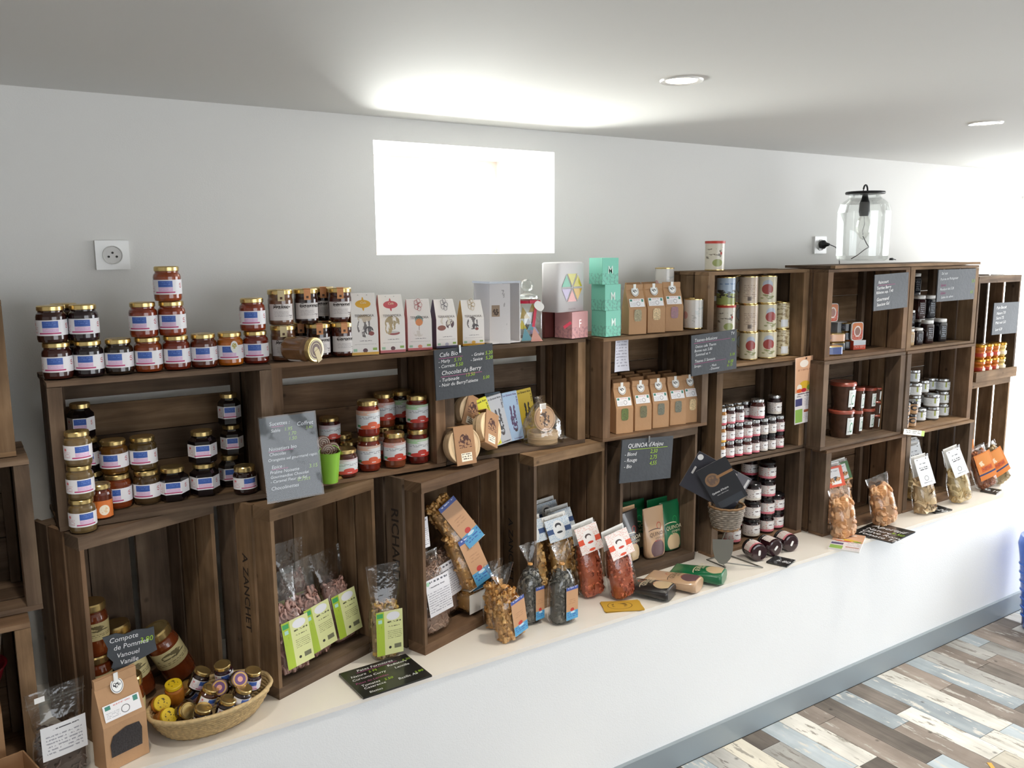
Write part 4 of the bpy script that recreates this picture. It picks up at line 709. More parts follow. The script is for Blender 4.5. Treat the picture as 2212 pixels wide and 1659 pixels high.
pg = Me().grid(lambda u, v: (-.027+.055*u+.010*(1-v)**2*u, .006*sin(3*u)-.004*v, .105*v), 6, 6, pmat('note_sheet', 'c9cad6', [('t', .1, .1, .9, .95, '9a9aa8', 9, 6)], .6))
put('paper_note', [P('sheet', pg.done('p'))], I(xat(1342, 2.104, 1.3), 2.106, 1.304), 'curling sheet of printed paper hanging inside the tea bag crate', 'paper note')
PEARL = pmat('pearl_can', 'd6d3cf', [('e', .22, .45, .06, .14, 'c9a0a0', 7, .4), ('e', .34, .3, .1, .16, 'b6b3ae', 9, .55), ('e', .6, .6, .2, .25, 'c3c6c4', 8, .55)], .25, .4)
put('food_can', tin(.0335, .105, PEARL), I(xat(1498, 2.15, 1.5), 2.15, ZU+.0006), 'pearly white food can right of the kraft bags on the shelf', 'can', 'food cans')
put('food_can', tin(.034, .105, PEARL), I(xat(1437, 2.265, 1.55), 2.270, ZU+.0006+.1055), 'pearly white food can peeking above the back row of kraft bags', 'can', 'food cans')
put('food_can', tin(.034, .105, PEARL), I(xat(1437, 2.265, 1.55), 2.270, ZU+.0006), 'pearly white food can hidden under the back can behind the kraft bags', 'can', 'food cans')
# ================================================================ pate cans
CA = {'meadow': pmat('can_meadow', 'a9bcd0', [('r', 0, 0, 1, .42, '9aa35c'), ('n', .3, .25, .75, .55, '3a3632', 9, .5), ('t', .35, .7, .65, .8, '6a86b0', 1, 20)], .35, .3), 'round': pmat('can_round', 'd6cfc0', [('o', .55, .62, .1, .3, '6a6660', .08), ('e', .55, .62, .09, .27, 'c9d3da'), ('n', .3, .05, .7, .35, 'd9b8ac', 8, .5)], .35, .3), 'text': pmat('can_text', 'cdb9a4', [('t', .38, .15, .62, .7, 'a08a7a', 8, 26), ('r', .45, .1, .52, .25, '6a5a50')], .35, .3),
      'bird': pmat('can_bird', 'd3cbb2', [('e', .5, .70, .08, .18, 'b3bccb'), ('e', .5, .52, .09, .2, '9a3a34', 7, .38), ('e', .5, .22, .12, .12, '8f9060', 10, .52)], .35, .3), 'duck': pmat('can_duck', 'd6cfbf', [('n', .3, .4, .7, .9, '7a7060', 10, .6), ('e', .52, .25, .09, .14, '9aa263'), ('e', .58, .6, .02, .06, 'b03a30')], .35, .3), 'leaf': pmat('can_leaf', 'cbbf9d', [('n', .2, .2, .8, 1, '96835f', 10, .52), ('r', .47, .05, .62, .34, 'd9dde2')], .35, .3)}
z0 = ZL+2*HR+.0125
def can(u, y, z, a, l, r=.0335, h=.103, lid=None, yw=0): put('food_can', tin(r, h, CA[a], lid=lid), I(xat(u, y, z+h/2), y, z) @ RZ(-35+yw), l, 'can', 'food cans')
LV = ['bottom', 'middle', 'top']
for lv in range(3):
    can(1568, 2.17, z0+lv*.1035, ['duck', 'duck', 'meadow'][lv], f'{LV[lv]} food can of the leftmost column, '+['behind the slate', 'with a red lid', 'with a blue meadow picture'][lv], lid='c03a2c' if lv == 1 else None)
    can(1592, 2.24, z0+lv*.1035, 'round', f'{LV[lv]} cream food can with a round picture, second column')
    can(1617, 2.17, z0+lv*.1035, ['bird', 'text', 'text'][lv], f'{LV[lv]} food can of the third column'+[' with a red bird', ' with small print and a barcode', ' with brown lettering'][lv], yw=0)
    can(1655, 2.165, z0+lv*.1035, 'bird', f'{LV[lv]} large food can with a red bird, fourth column', r=.0385, yw=[0, 14, -6][lv])
for lv in range(2): can(1686, 2.185, z0+lv*.1035, 'leaf', f'{["lower", "upper"][lv]} food can with leaf pattern standing apart at right', r=.0335)
can(1544, 2.185, ZL+3*HR+.0006, 'duck', 'single food can with a red lid standing on top of the highest crate', lid='c03a2c', r=.0345)
# ================================================================ mini jams
MJ = {'r': ('pink', 'c9405a'), 'k': ('dark', '5a1a1e'), 'o': ('peach', 'c4524a'), 'y': ('yellow', 'e0a53a'), 'f': ('fig', '4a4038')}
def patt(n, c): return pmat('mini_'+n, 'ded5d2', [('d', 0, .22, .62, 1, c, 9, .22), ('r', 0, 0, 1, .20, {'yellow': 'e6b03c', 'fig': 'd8d0c6', 'dark': 'c84a5c'}.get(n, 'd97a88')), ('e', .68, .55, .2, .36, 'ecebec'), ('t', .54, .45, .84, .65, '5a4a50', 1, 8)], .4, .1)
MP = {k: patt(*v) for k, v in MJ.items()}; zm = ZL+HR+.0125; seq = 'yrkorffr'; MC_ = {'y': 'a8702a', 'r': '3a1016', 'k': '2c0c12', 'o': '4a1a14', 'f': '241418'}
us = [1564, 1580, 1598, 1617, 1638, 1656, 1675, 1693]
for lv in range(3):
    for i, u in enumerate(us[:8 if lv < 2 else 3]):
        put('mini_jam_jar', jam(.0205 if i != 3 else .023, .0625, MC_[seq[i]], lid='SILV' if i < 4 or lv else 'BLK', lab=MP[seq[(i+lv) % 8 if lv == 2 else i]], lz=(.05, .62), a=100, neck=.86), I(2.288+.0455*i, 2.110, zm+lv*.063) @ RZ(-38), f'mini jam jar, {ORD[i]} from the left in the {LV[lv]} front row', 'mini jar', 'mini jam jars in the middle crate')
for lv in range(3):
    for i in range(8 if lv < 2 else 5):
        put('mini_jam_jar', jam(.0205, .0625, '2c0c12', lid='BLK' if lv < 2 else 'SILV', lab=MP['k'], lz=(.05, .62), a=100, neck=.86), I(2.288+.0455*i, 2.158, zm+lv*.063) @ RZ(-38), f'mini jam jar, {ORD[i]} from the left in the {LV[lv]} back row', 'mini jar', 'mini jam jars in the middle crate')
for u, y, lv, s, l in ((1636, 2.118, 2, 'o', 'larger peach patterned jam jar standing on the mini jars'), (1673, 2.138, 2, 'f', 'larger grey patterned jam jar alone on the right of the mini jars')):
    put('jam_jar', jam(.0265, .0735, MC_[s], lid='SILV', lab=MP[s], lz=(.05, .65), a=100, neck=.86), I(xat(u, y, 1.1), y, zm+.1263) @ RZ(-38), l, 'jar', 'patterned jam jars')
# flyer hanging on the post
FLY = pmat('fruit_flyer', 'd9ac8c', [('e', .5, .90, .24, .055, 'efe6de'), ('t', .15, .76, .85, .82, 'b98a70', 1, 12), ('e', .55, .58, .3, .06, 'd9b23a'), ('e', .25, .55, .14, .045, 'e8e2d8'), ('e', .25, .50, .16, .03, 'd9602a'), ('e', .5, .50, .14, .03, 'b82a3a'), ('e', .82, .53, .14, .04, '7a9a3a'), ('r', 0, 0, 1, .47, 'e2dde0'), ('t', .12, .39, .9, .455, '4a3a40', 2, 10), ('r', .03, .27, .42, .38, '4a4a7a'), ('t', .5, .25, .95, .37, 'b0a8b0', 5, 20), ('r', .03, .02, .44, .22, '8fb85a'), ('r', .52, .16, .95, .20, 'a0583a'), ('t', .5, .04, .95, .14, 'b0a8b0', 4, 20)], .4, .2)
T, w, h = frame3(onY(1714, 775, 2.075), onY(1752, 768, 2.075), onY(1716, 918, 2.075)); put('fruit_flyer', [P('sheet', Me().box(w, .0012, h, PAPER, (w/2, 0, h/2), front=FLY).done('f')), P('pin', Me().lathe([(0, .004), (.003, .003), (.003, 0)], 10, BLK, I(w*.6, -.001, h*.975) @ RX(90), cap=False).done('p'))], T, 'tall peach coloured fruit flyer pinned to the crate post', 'flyer')
T, w, h = frame3(onZ(1724, 1172, ZL+.003), onZ(1748, 1160, ZL+.003), onZ(1778, 1197, ZL+.003)); put('fruit_flyer_stack', [P('sheet', Me().box(.11, .006, .20, PAPER, (.055, .003, .10), front=FLY).done('f'))], I(2.66, 1.905, ZL+.0062) @ RZ(-62) @ RX(-90), 'small stack of peach fruit flyers lying on the ledge', 'flyer')
# ================================================================ black lidded jars, pot, magazine
z0 = ZL+.0125
def bj(x, y, lv, s, l, zz=None): put('black_lid_jar', jam(.0325, .0705, '1c0a10', lid='BLK', lab=MP[s], lz=(.12, .72), a=105, neck=.90), I(x, y, (zz if zz else z0)+lv*.071) @ RZ(-35), l, 'jar', 'patterned jars with black lids')
for lv, s in enumerate('ffff'[:3]): bj(2.512, 2.145, lv, s, f'{LV[lv]} black lidded jar of the left column in the crate')
for lv, s in enumerate('oooo'): bj(2.600, 2.150, lv, s, f'{["lowest", "second", "third", "topmost"][lv]} black lidded jar of the tall middle column')
for lv, s in enumerate('oo'): bj(2.669, 2.16, lv, s, f'{["lower", "upper"][lv]} black lidded jar of the right column in the crate')
bj(2.40, 2.14, 0, 'r', 'black lidded pink patterned jar just behind the wicker pot'); bj(2.585, 2.225, 2.99, 'k', 'black lidded jar at the back, above the tall column')
for lv in range(3): bj(2.585, 2.225, lv, 'k', f'{LV[lv]} hidden black lidded jar behind the tall column')
for i, (x, y) in enumerate(((2.343, 2.003), (2.432, 2.003), (2.520, 2.003))):
    k = list(jam(.0325, .0705, '2a0e16', lid='BLK', lab=MP['rfo'[i]], lz=(.12, .72), a=105, neck=.90)); k.append(P('white_price_dot', Me().loft([(0, 0, -.0012, .0045, .010, 4), (0, 0, -.0004, .0045, .010, 4)], 16, WHITE).done('d'), RZ(-15), label='small white oval sticker on the jar bottom'))
    put('black_lid_jar', k, I(x, y-.045, ZL+.0335) @ RZ([-18, -8, -12][i]) @ RX(-90) @ RZ([20, 60, 40][i]) , f'black lidded jar lying on the ledge with its base to the room, {["left", "middle", "right"][i]} of three', 'jar', 'patterned jars with black lids')
GRM = mat('grey_metal', '77756e', .45, metal=.3); st = Me()
ol = [(-.034, .085), (-.033, .05), (-.025, .02), (-.012, .004), (0, .0), (.012, .004), (.025, .02), (.033, .05), (.034, .085)]
st.fan([(a, -.0012, b) for a, b in ol][::1], GRM); st.fan([(a, .0012, b) for a, b in ol], GRM, True); st.grid(lambda u, v: (ol[int(round(u*8))][0], -.0012+.0024*v, ol[int(round(u*8))][1]), 8, 1, GRM)
wr = Me(); wr.tube([(-.085, -.014, .03), (-.05, .0, .0), (-.05, .09, .0), (.05, .09, .0), (.055, -.075, .0), (-.085, -.014, .03)], .0024, GRM, 6); wr.tube([(0, .09, .0), (0, .07, .06), (0, .05, .1165)], .0024, GRM, 6); wr.lathe([(.0, .1165), (.024, .1165), (.024, .1185), (0, .1185)], 20, GRM, I(0, .05, 0), cap=False)
px_, py_ = xat(1571, 2.03, .75), 2.035; xs, ys = px_, py_-.05
put('metal_stand', [P('shield_plate', st.done('s'), I(-.088, -.02, .0245) @ RZ(-38) @ RX(-4) @ Matrix.Scale(1.05, 4)), P('wire_frame', wr.done('w'))], I(xs, ys, ZL+.003), 'grey metal stand with a shield shaped plate on the ledge', 'stand')
WK = mat('wicker_grey', '8d8378', .8, var=.35, vscale=90); WK2 = mat('wicker_brown', '8a6a4a', .8, var=.3, vscale=90); wk = Me(); zz = ZL+.003+.1195
for j in range(11):
    zz_ = .004+j*.0082; rr = .044+.018*(j/10)**.8; pth = [((rr+.0022*(-1)**(i+j))*cos(2*pi*i/28), (rr+.0022*(-1)**(i+j))*sin(2*pi*i/28), zz_) for i in range(28)]; wk.tube(pth, .0044, WK2 if j in (0, 10) else WK, 5, closed=True)
wk.lathe([(.0, .001), (.044, .002)], 20, WK, cap=False); stk = Me()
for i in range(14): a = 2*pi*i/14; stk.tube([(.044*cos(a), .044*sin(a), 0), (.062*cos(a), .062*sin(a), .089)], .002, WK2, 5)
px_, py_ = xat(1571, 2.03, .75), 2.035
put('wicker_pot', [P('woven_wall', wk.done('w')), P('upright_stakes', stk.done('k'))], I(px_, py_, zz), 'small grey wicker pot raised on the metal stand', 'wicker pot')
MAG = pmat('magazine_cover', '34353f', [('r', .3, .0, 1, .26, '6a6a72'), ('e', .72, .42, .20, .1, 'a83a2c'), ('e', .80, .28, .14, .05, 'c9c6c2'), ('e', .88, .93, .075, .05, 'e9eaec'), ('r', .42, .90, .62, .935, 'd8d8da'), ('r', .42, .02, .95, .06, 'd8d8da')], .3, .5)
T, w, h = frame3(*[onP(a, b, (2.20, 2.05, 1), -40) for a, b in ((1480, 1031), (1523, 958), (1580, 1108))]); put('magazine', [P('pages', Me().box(w, .007, h, PAPER, (w/2, .0045, h/2), front=MAG).done('p')), P('cover', Me().box(w+.002, .0008, h+.002, MAG, (w/2, .0002, h/2), front=MAG).done('c'))], T, 'dark covered recipe magazine standing slanted in the wicker pot', 'magazine')
SPN = pmat('quinoa_leaflet', '2b2d33', [('e', .30, .66, .22, .15, '8a6c52'), ('e', .30, .66, .17, .11, '6c5a50', 12, .45), ('r', .44, .64, .98, .70, '9a7450'), ('r', .1, 0, .9, .16, '3b4048')], .3, .5)
T, w, h = frame3(*[onP(a, b, (2.19, 2.028, 1), -40) for a, b in ((1508, 1016), (1572, 982), (1552, 1103))]); tx = Me(); text(tx, "Quinoa d'Anjou", w*.08, h*.36, .0098, CHW, .0016, shear=0, bold=.012); text(tx, 'culture 100% francaise', w*.2, h*.30, .0048, CHW, .0016, shear=0)
put('quinoa_leaflet', [P('sheet', Me().box(w, .001, h, PAPER, (w/2, 0, h/2), front=SPN).done('p')), P('cover_lettering', tx.done('t'))], T, "black leaflet with a wooden spoon picture reading Quinoa d'Anjou", 'leaflet')
T, w, h = frame3(onY(1606, 1062, 2.035), onY(1618, 1066, 2.035), onY(1578, 1118, 2.04)); put('bamboo_stick', [P('stick', Me().box(w, .006, h, WPALE, (w/2, 0, h/2), axis=2).done('s')), P('film_cover', Me().box(w*1.3, .008, h*.9, film('tube_film', (.9, .9, .85), .3, .05, 0), (w/2, 0, h/2)).done('f'))], T, 'pale wooden stick leaning in the wicker pot', 'stick')
# ================================================================ quinoa pouches
def quin(base, ink, food, ring, n): return pmat('quinoa_'+n, base, [('e', .5, .14, .36, .20, food), ('o', .66, .62, .12, .075, ring, .2), ('e', .42, .53, .32, .05, ink), ('e', .42, .515, .34, .045, base), ('t', .35, .29, .7, .33, ring, 1, 14)], .28, .4)
@kit
def pouch(n, base, ink, food, ring, w=.10, h=.178, d=.045):
    hw, hd = w/2, d/2; m = quin(base, ink, food, ring, n); bm = mat('pouch_'+n, base, .35, coat=.3, bump=.25, bscale=40)
    pf = [(0, 0, 0, hw*.80, hd*.9, 2.6), (0, 0, h*.06, hw*.92, hd, 2.8), (0, 0, h*.35, hw*.97, hd*.85, 2.6), (0, 0, h*.7, hw*1.0, hd*.42, 3), (0, 0, h*.92, hw*1.02, .003, 4), (0, 0, h, hw*1.03, .0012, 4)]
    e = Me().loft(pf, 20, bm, wob=.0006); f = Me()
    def fn(u, v):
        q = .03+v*.95; z = q*h; j = 0
        while j < len(pf)-2 and pf[j+1][2] < z: j += 1
        t = (z-pf[j][2])/(pf[j+1][2]-pf[j][2]); rx = pf[j][3]+(pf[j+1][3]-pf[j][3])*t; ry = pf[j][4]+(pf[j+1][4]-pf[j][4])*t; x = (u*2-1)*.96
        return (x*rx, -ry*(1-abs(x)**2.6)**(1/2.6)-.0014, z)
    f.grid(fn, 12, 14, m); t = Me(); im = mat('pouch_ink_'+n, ink, .5); yy = hd*.62+.003
    text(t, 'QUINOA', 0, h*.44, .0205, im, yy+.004, shear=0, al='CENTER', sx=.95); text(t, "d'ANJOU", .008, h*.375, .0115, im, yy+.0065, shear=0, al='CENTER')
    s = Me().box(w*1.03, .003, .0035, bm, (0, 0, h*.90)); return [P('pouch_back', e.done('e')), P('printed_front', f.done('f')), P('brand_lettering', t.done('t')), P('zip_seal', s.done('s'))]
QK = lambda: pouch('kraft', 'c2a080', '4a362e', '6a5054', 'b83a2c'); QG = lambda: pouch('green', '176640', 'dcd0b0', 'c9b08c', '2f9a5a'); QB = lambda: pouch('black', '2a2523', 'd8ccb0', 'c9b08c', 'b83a2c')
zq = ZL+.032; G5 = 'quinoa pouches'
for k_, x, y, yw, l in ((QK, xat(1414, 2.15, .70), 2.150, 4, 'kraft quinoa pouch with purple grains, front of the crate'), (QG, xat(1462, 2.165, .70)-.024, 2.172, 4, 'green quinoa pouch standing right of the kraft one'), (QB, xat(1368, 2.16, .70)-.01, 2.165, 12, 'black quinoa pouch half hidden left of the kraft one'), (QG, 2.10, 2.222, 2, 'green quinoa pouch in the second row at the right'), (QK, 1.93, 2.205, 5, 'kraft quinoa pouch in the second row'), (QG, 2.01, 2.25, 0, 'green quinoa pouch in the third row'), (QG, 1.89, 2.26, 0, 'green quinoa pouch in the rear left of the crate'), (QB, 1.87, 2.21, 3, 'black quinoa pouch behind the front black one')):
    hgt = 0 if y < 2.19 else (.012 if y < 2.24 else .018)
    put('quinoa_pouch', k_(), I(x, y, zq) @ RZ(yw) @ RX(-4), l, 'pouch', G5, rest=zq)
for k_, a, b, zz_, l in ((QB, (1.852, 1.892), (1.78, 2.035), .024, 'black quinoa pouch lying on the ledge, leftmost of three'), (QK, (1.968, 1.885), (1.89, 2.045), .024, 'kraft quinoa pouch lying on the ledge between the black and green ones'), (QG, (2.088, 1.888), (2.00, 2.04), .024, 'green quinoa pouch lying on the ledge edge, rightmost of three')):
    dx, dy = b[0]-a[0], b[1]-a[1]; an = math.degrees(math.atan2(dy, dx)); put('quinoa_pouch', k_(), I(a[0], a[1], ZL+zz_) @ RZ(an-90) @ RX(-90), l, 'pouch', G5)
# ================================================================ pasta
BR = ('b0907c', 'a07e6a', 'bd9f8a'); PK = ('b48c80', 'a57c70', 'c09a8e'); TAN = ('b08868', 'a07858', 'be9a78'); YEL = ('dba764', 'cf9850', 'e5b878'); BLKP = ('74726a', '88857c', '605e57'); RED = ('cc6a44', 'd87a54', 'b85838'); MIX = ('cbb284', 'b4926e', 'd9b45c'); SH = ('dcb06c', 'd0a05a', 'e6c080')
def loc(c, x, y, z=.0): (ox, oy, th) = c; a = R_(th); return (ox+x*cos(a)-y*sin(a), oy+x*sin(a)+y*cos(a), z)
C2 = (.601, 1.991, 20.2); C3 = (1.015, 1.995, 18.4); C4 = (1.43, 2.06, 8); zb = ZL+.032; G6 = 'pasta bags with green labels'
for x, y, kd, cl, sd, tl, l in ((.082, .042, 'tube', PK, 1, -3, 'pinkish pasta bag with a green label, first from the left in the crate'), (.180, .060, 'tube', PK, 2, -7, 'pinkish pasta bag with a green label, second from the left in the crate'), (.280, .068, 'ring', PK, 3, -6, 'ring pasta bag with a green label at the right of the crate')):
    put('pasta_bag', pasta_bag(kd, cl, .096, .262, .060, .64, sd), I(*loc(C2, x, y, zb)) @ RZ(18) @ RY(tl) @ RX(-7), l, 'pasta bag', G6, rest=zb)
for x, y, kd, sd, l in ((.075, .135, 'nut', 4, 'tan pasta bag in the rear left of the crate, top in shiny film'), (.175, .14, 'ring', 5, 'pasta bag in the rear right with crumpled dark film')):
    put('pasta_bag', pasta_bag('penne' if kd == 'nut' else kd, TAN if kd == 'nut' else PK, .09, .30, .06, .70, sd), I(*loc(C2, x, y, zb)) @ RZ(16) @ RX(-4), l, 'pasta bag', G6, rest=zb)
put('pasta_bag', pasta_bag('curl', MIX, .088, .268, .05, .58, 8), I(.922, 2.052, ZL+.0006) @ RZ(-6), 'mixed yellow and brown pasta bag standing alone before the crates', 'pasta bag', G6)
t = Me(); ti = mat('label_green_ink', '3c4420', .6)
WL = pmat('white_pasta_label', 'e4e3e8', [('t', .08, .82, .95, .94, '5c5c66', 1, 14), ('t', .15, .72, .8, .79, '5c5c66', 1, 18), ('t', .04, .06, .96, .64, '9c9ca6', 9, 30), ('e', .1, .90, .07, .06, '9cc4a8')])
@kit
def twist_bag(w, h, d, seed): return pasta_bag('sprig', BR, w, h, d, .80, seed, 'WL', 260)
for x, y, z, l, s, ry in ((.084, .038, zb, 'brown twisted pasta bag with a white label, front left of the crate', 1, -3), (.192, .088, zb, 'brown twisted pasta bag with a white label, front right of the crate', 2, -9), (.090, .140, zb, 'brown twisted pasta bag at the back, underneath', 3, 0)):
    put('twisted_pasta_bag', twist_bag(.108, .225, .062, s), I(*loc(C3, x, y, z)) @ RZ(17) @ RY(ry) @ RX(-8), l, 'pasta bag', 'brown twisted pasta bags', rest=zb)
put('twisted_pasta_bag', twist_bag(.09, .19, .05, 4), I(*loc(C3, .070, .105, zb+.190)) @ RZ(14) @ RY(-2) @ RX(-4), 'brown twisted pasta bag standing on top of the others at the left', 'pasta bag', 'brown twisted pasta bags')
BLB = pmat('sea_pasta_label', 'c99a72', [('t', .2, .45, .8, .62, 'b88a64', 3, 14), ('r', 0, .90, 1, 1, '3f56a0'), ('t', .1, .92, .9, .98, 'c9cfe6', 1, 12), ('r', 0, 0, 1, .26, '4f9cc9'), ('t', .05, .05, .95, .22, '2f5fae', 3, 9), ('e', .5, .30, .16, .055, 'c2362e'), ('e', .55, .22, .2, .03, 'bfe0ee')], .4, .2)
@kit
def brick(seed):
    w, h, d = .104, .155, .066; pr = ((0, 0, 0, w/2*.95, d/2*.95, 6), (0, 0, h*.06, w/2, d/2, 6), (0, 0, h*.5, w/2*1.02, d/2*1.04, 5), (0, 0, h*.92, w/2, d/2*.95, 4), (0, 0, h, w/2*.85, d/2*.7, 3))
    return [P('filling', filling('penne', pr, 240, YEL, seed), kind='stuff'), P('film_bag', Me().loft(pr, 22, CELLO, wob=.001).done('f')), P('printed_band', Me().box(w*.62, .001, h*.98, PAPER, (w*.10, -d/2-.0025, h*.5), front=BLB).done('l')), P('paper_base', Me().box(w*.9, d*.9, .001, PAPER, (0, 0, -.001)).done('b'))]
a = loc(C3, .225, .05, zb); put('yellow_pasta_block', brick(1), I(a[0]+.030, a[1]+.015, zb+.205) @ RZ(6) @ RY(-30) @ RX(-22), 'yellow penne pasta block tilted on top of the other block', 'pasta pack', 'yellow pasta blocks with sea labels')
put('yellow_pasta_block', brick(2), I(a[0]+.040, a[1]+.000, zb+.072) @ RZ(8) @ RY(-18) @ RX(-12), 'yellow penne pasta block standing under the tilted one', 'pasta pack', 'yellow pasta blocks with sea labels', rest=zb+.067)
put('yellow_pasta_block', brick(3), I(*loc(C3, .258, .02, zb+.0375)) @ RZ(18) @ RX(-90), 'yellow penne pasta block lying flat at the bottom of the crate', 'pasta pack', 'yellow pasta blocks with sea labels')
a = (1.262, 1.955); put('tied_pasta_bag', tied_bag('penne', YEL, .100, .215, .062, 1, 230, BLB, lsize=(.56, .52)), I(a[0]+.012, a[1], ZL+.0006) @ RZ(14) @ RY(-10), 'tied bag of yellow penne leaning on the ledge, nearest', 'pasta bag', 'tied pasta bags', rest=ZL)
put('tied_pasta_bag', tied_bag('penne', YEL, .085, .20, .055, 2, 180, BLB, lsize=(.56, .52)), I(1.285, 2.045, ZL+.0006) @ RZ(10) @ RY(-4), 'tied bag of yellow penne behind the nearest one', 'pasta bag', 'tied pasta bags', rest=ZL)
HB = pmat('blue_header', 'd6dee6', [('d', 0, 0, 1, 1, '7fa6c8', 16, .3), ('r', 0, .34, 1, .56, '38507e'), ('e', .5, .48, .24, .42, 'e6e8ea'), ('e', .5, .66, .13, .12, '3a3a40'), ('e', .5, .56, .10, .12, 'e6e8ea'), ('e', .5, .36, .12, .05, '2a2c34')], .5); HRD = pmat('red_header', 'ece4e0', [('d', 0, 0, 1, 1, 'd97a68', 18, .28), ('r', 0, .34, 1, .54, 'd9502e'), ('e', .5, .48, .26, .34, 'ece8e6'), ('e', .48, .60, .14, .09, '4a3a38'), ('e', .5, .53, .11, .10, 'ece8e6'), ('e', .52, .36, .13, .045, 'c8402c'), ('e', .5, .09, .14, .05, 'd9502e')], .5)
G7 = 'pasta bags with blue patterned header cards'
for x, y, l, s, rx in ((.170, .042, 'shell pasta bag with a blue header card, front left in the crate', 1, 12), (.238, .098, 'shell pasta bag with a blue header card, front right in the crate', 2, 12), (.085, .075, 'shell pasta bag with a blue header card behind the tied bags', 3, 4), (.135, .155, 'shell pasta bag with a blue header card in the second row, left', 4, 0), (.230, .155, 'shell pasta bag with a blue header card in the second row, right', 5, 0)):
    put('shell_pasta_bag', header_bag('shell', SH, .082, .235 if y < .1 else .25, .052, HB, s % 2, 150, hh=.27, hw_=1.12, tilt=-rx), I(*loc(C4, x, y, zb)) @ RZ(-2) @ RY(-6) @ RX(-5), l, 'pasta bag', G7, rest=zb)
DN = pmat('brand_badge', 'e6e4e0', [('e', .5, .55, .4, .3, '5a4a44', 5, .5), ('e', .5, .25, .3, .12, 'b03a30')], .4)
put('tied_pasta_bag', tied_bag('curl', BLKP, .092, .245, .062, 3, 260, BLB, lsize=(.5, .42)), I(1.462, 1.960, ZL+.0006) @ RZ(4), 'tied bag of black squid ink pasta at the ledge front', 'pasta bag', 'tied pasta bags', rest=ZL)
put('tied_pasta_bag', tied_bag('curl', BLKP, .085, .245, .06, 4, 240, BLB, lsize=(.4, .42)), I(1.382, 2.012, ZL+.0006) @ RZ(6), 'tied bag of black squid ink pasta, left and further back', 'pasta bag', 'tied pasta bags', rest=ZL)
put('red_pasta_bag', header_bag('curl', RED, .098, .235, .062, HRD, 5, 260, hh=.31, hw_=.95, tilt=-4), I(1.735, 1.990, ZL+.0006) @ RZ(2) @ RY(-9) @ RX(-4), 'orange red pasta bag with a red and white header, in front', 'pasta bag', 'orange red pasta bags', rest=ZL)
put('red_pasta_bag', header_bag('curl', RED, .095, .250, .058, HRD, 6, 240, hh=.31, hw_=.95, tilt=-4), I(1.662, 2.058, ZL+.0006) @ RZ(2) @ RY(-7) @ RX(-4), 'orange red pasta bag with a red and white header, behind', 'pasta bag', 'orange red pasta bags', rest=ZL)
e = Me(); YM = pmat('yellow_card', 'c9a03c', [('o', .45, .55, .32, .38, '6a5424', .06), ('n', .25, .35, .65, .75, '6a5424', 6, .56)], .5)
for i in range(3): e.box(.125, .075, .0008, YM, (0, 0, .0006+i*.0011), RZ(-i*3))
b0 = len(e.v); e.v += [Vector(p) for p in ((-.0625, -.0375, .0036), (.0625, -.0375, .0036), (.0625, .0375, .0036), (-.0625, .0375, .0036))]; e.face([b0, b0+1, b0+2, b0+3], YM, [(0, 0), (1, 0), (1, 1), (0, 1)])
put('yellow_leaflets', [P('cards', e.done('e'))], I(1.682, 1.938, ZL+.0003) @ RZ(-24), 'mustard yellow leaflets lying on the ledge under the red pasta', 'leaflet')
# ================================================================ crackers and chips on the right
def HDR(n, c, inner): return pmat('hdr_'+n, c, [('r', .2, .12, .8, .9, 'e6e4e4'), ('t', .28, .68, .72, .8, '9a9aa0', 1, 16), ('e', .5, .4, .2, .1, '4a4c50', 6, .4)]+inner, .5)
HO, HG = HDR('orange', 'd9502c', []), HDR('green', '3c6a30', [('r', 0, 0, 1, .08, 'b88a4a')]); HW = pmat('hdr_white', 'dfe2e6', [('t', .3, .72, .7, .80, '7a7e86', 1, 16), ('t', .2, .52, .8, .66, '2e3036', 2, 9), ('o', .5, .26, .14, .09, '7a7e86', .2), ('t', .25, .06, .8, .12, '8a8e96', 1, 30), ('e', .2, .94, .03, .02, '4a4a4a'), ('e', .8, .94, .03, .02, '4a4a4a')], .5)
CRT = ('dba878', 'e4ba90', 'cc9460'); CHP_ = ('d0b58a', 'dcc6a0', 'c0a070'); ROU = ('cbb380', 'd8c498', 'b89a62')
zg = ZL+.0125
for kk, x, y, z, yw, ry, hd_, l, hgt in (('crouton', 2.822, 1.950, ZL+.0008, -6, -5, None, 'bag of bread croutons leaning out at the left of the opening', .19), ('crouton', 2.915, 2.075, zg, -10, -4, HO, 'bag of bread croutons in the middle behind with an orange card', .245), ('crouton', 3.085, 1.945, ZL+.0008, -10, -12, None, 'bag of bread croutons leaning out at the right of the opening', .20), ('crouton', 3.03, 2.115, zg, -8, -8, HG, 'bag of bread croutons with a green card', .235), ('crouton', 2.895, 2.165, zg, -8, 0, HG, 'bag of bread croutons deep in the crate', .27)):
    if hd_: put('crouton_bag', header_bag(kk, CRT, .105, hgt, .06, hd_, 1, 80, hh=.30, hw_=.8, tilt=-6, grow=1.0, back=MC['hdr_orange' if hd_ is HO else 'hdr_green']), I(x, y, z) @ RZ(yw) @ RY(ry), l, 'crouton bag', 'bags of bread croutons', rest=z)
    else: put('crouton_bag', pasta_bag(kk, CRT, .105, hgt, .065, .74, 2, None, 75), I(x, y, z) @ RZ(yw) @ RY(ry) @ RX(-6), l, 'crouton bag', 'bags of bread croutons', rest=z)
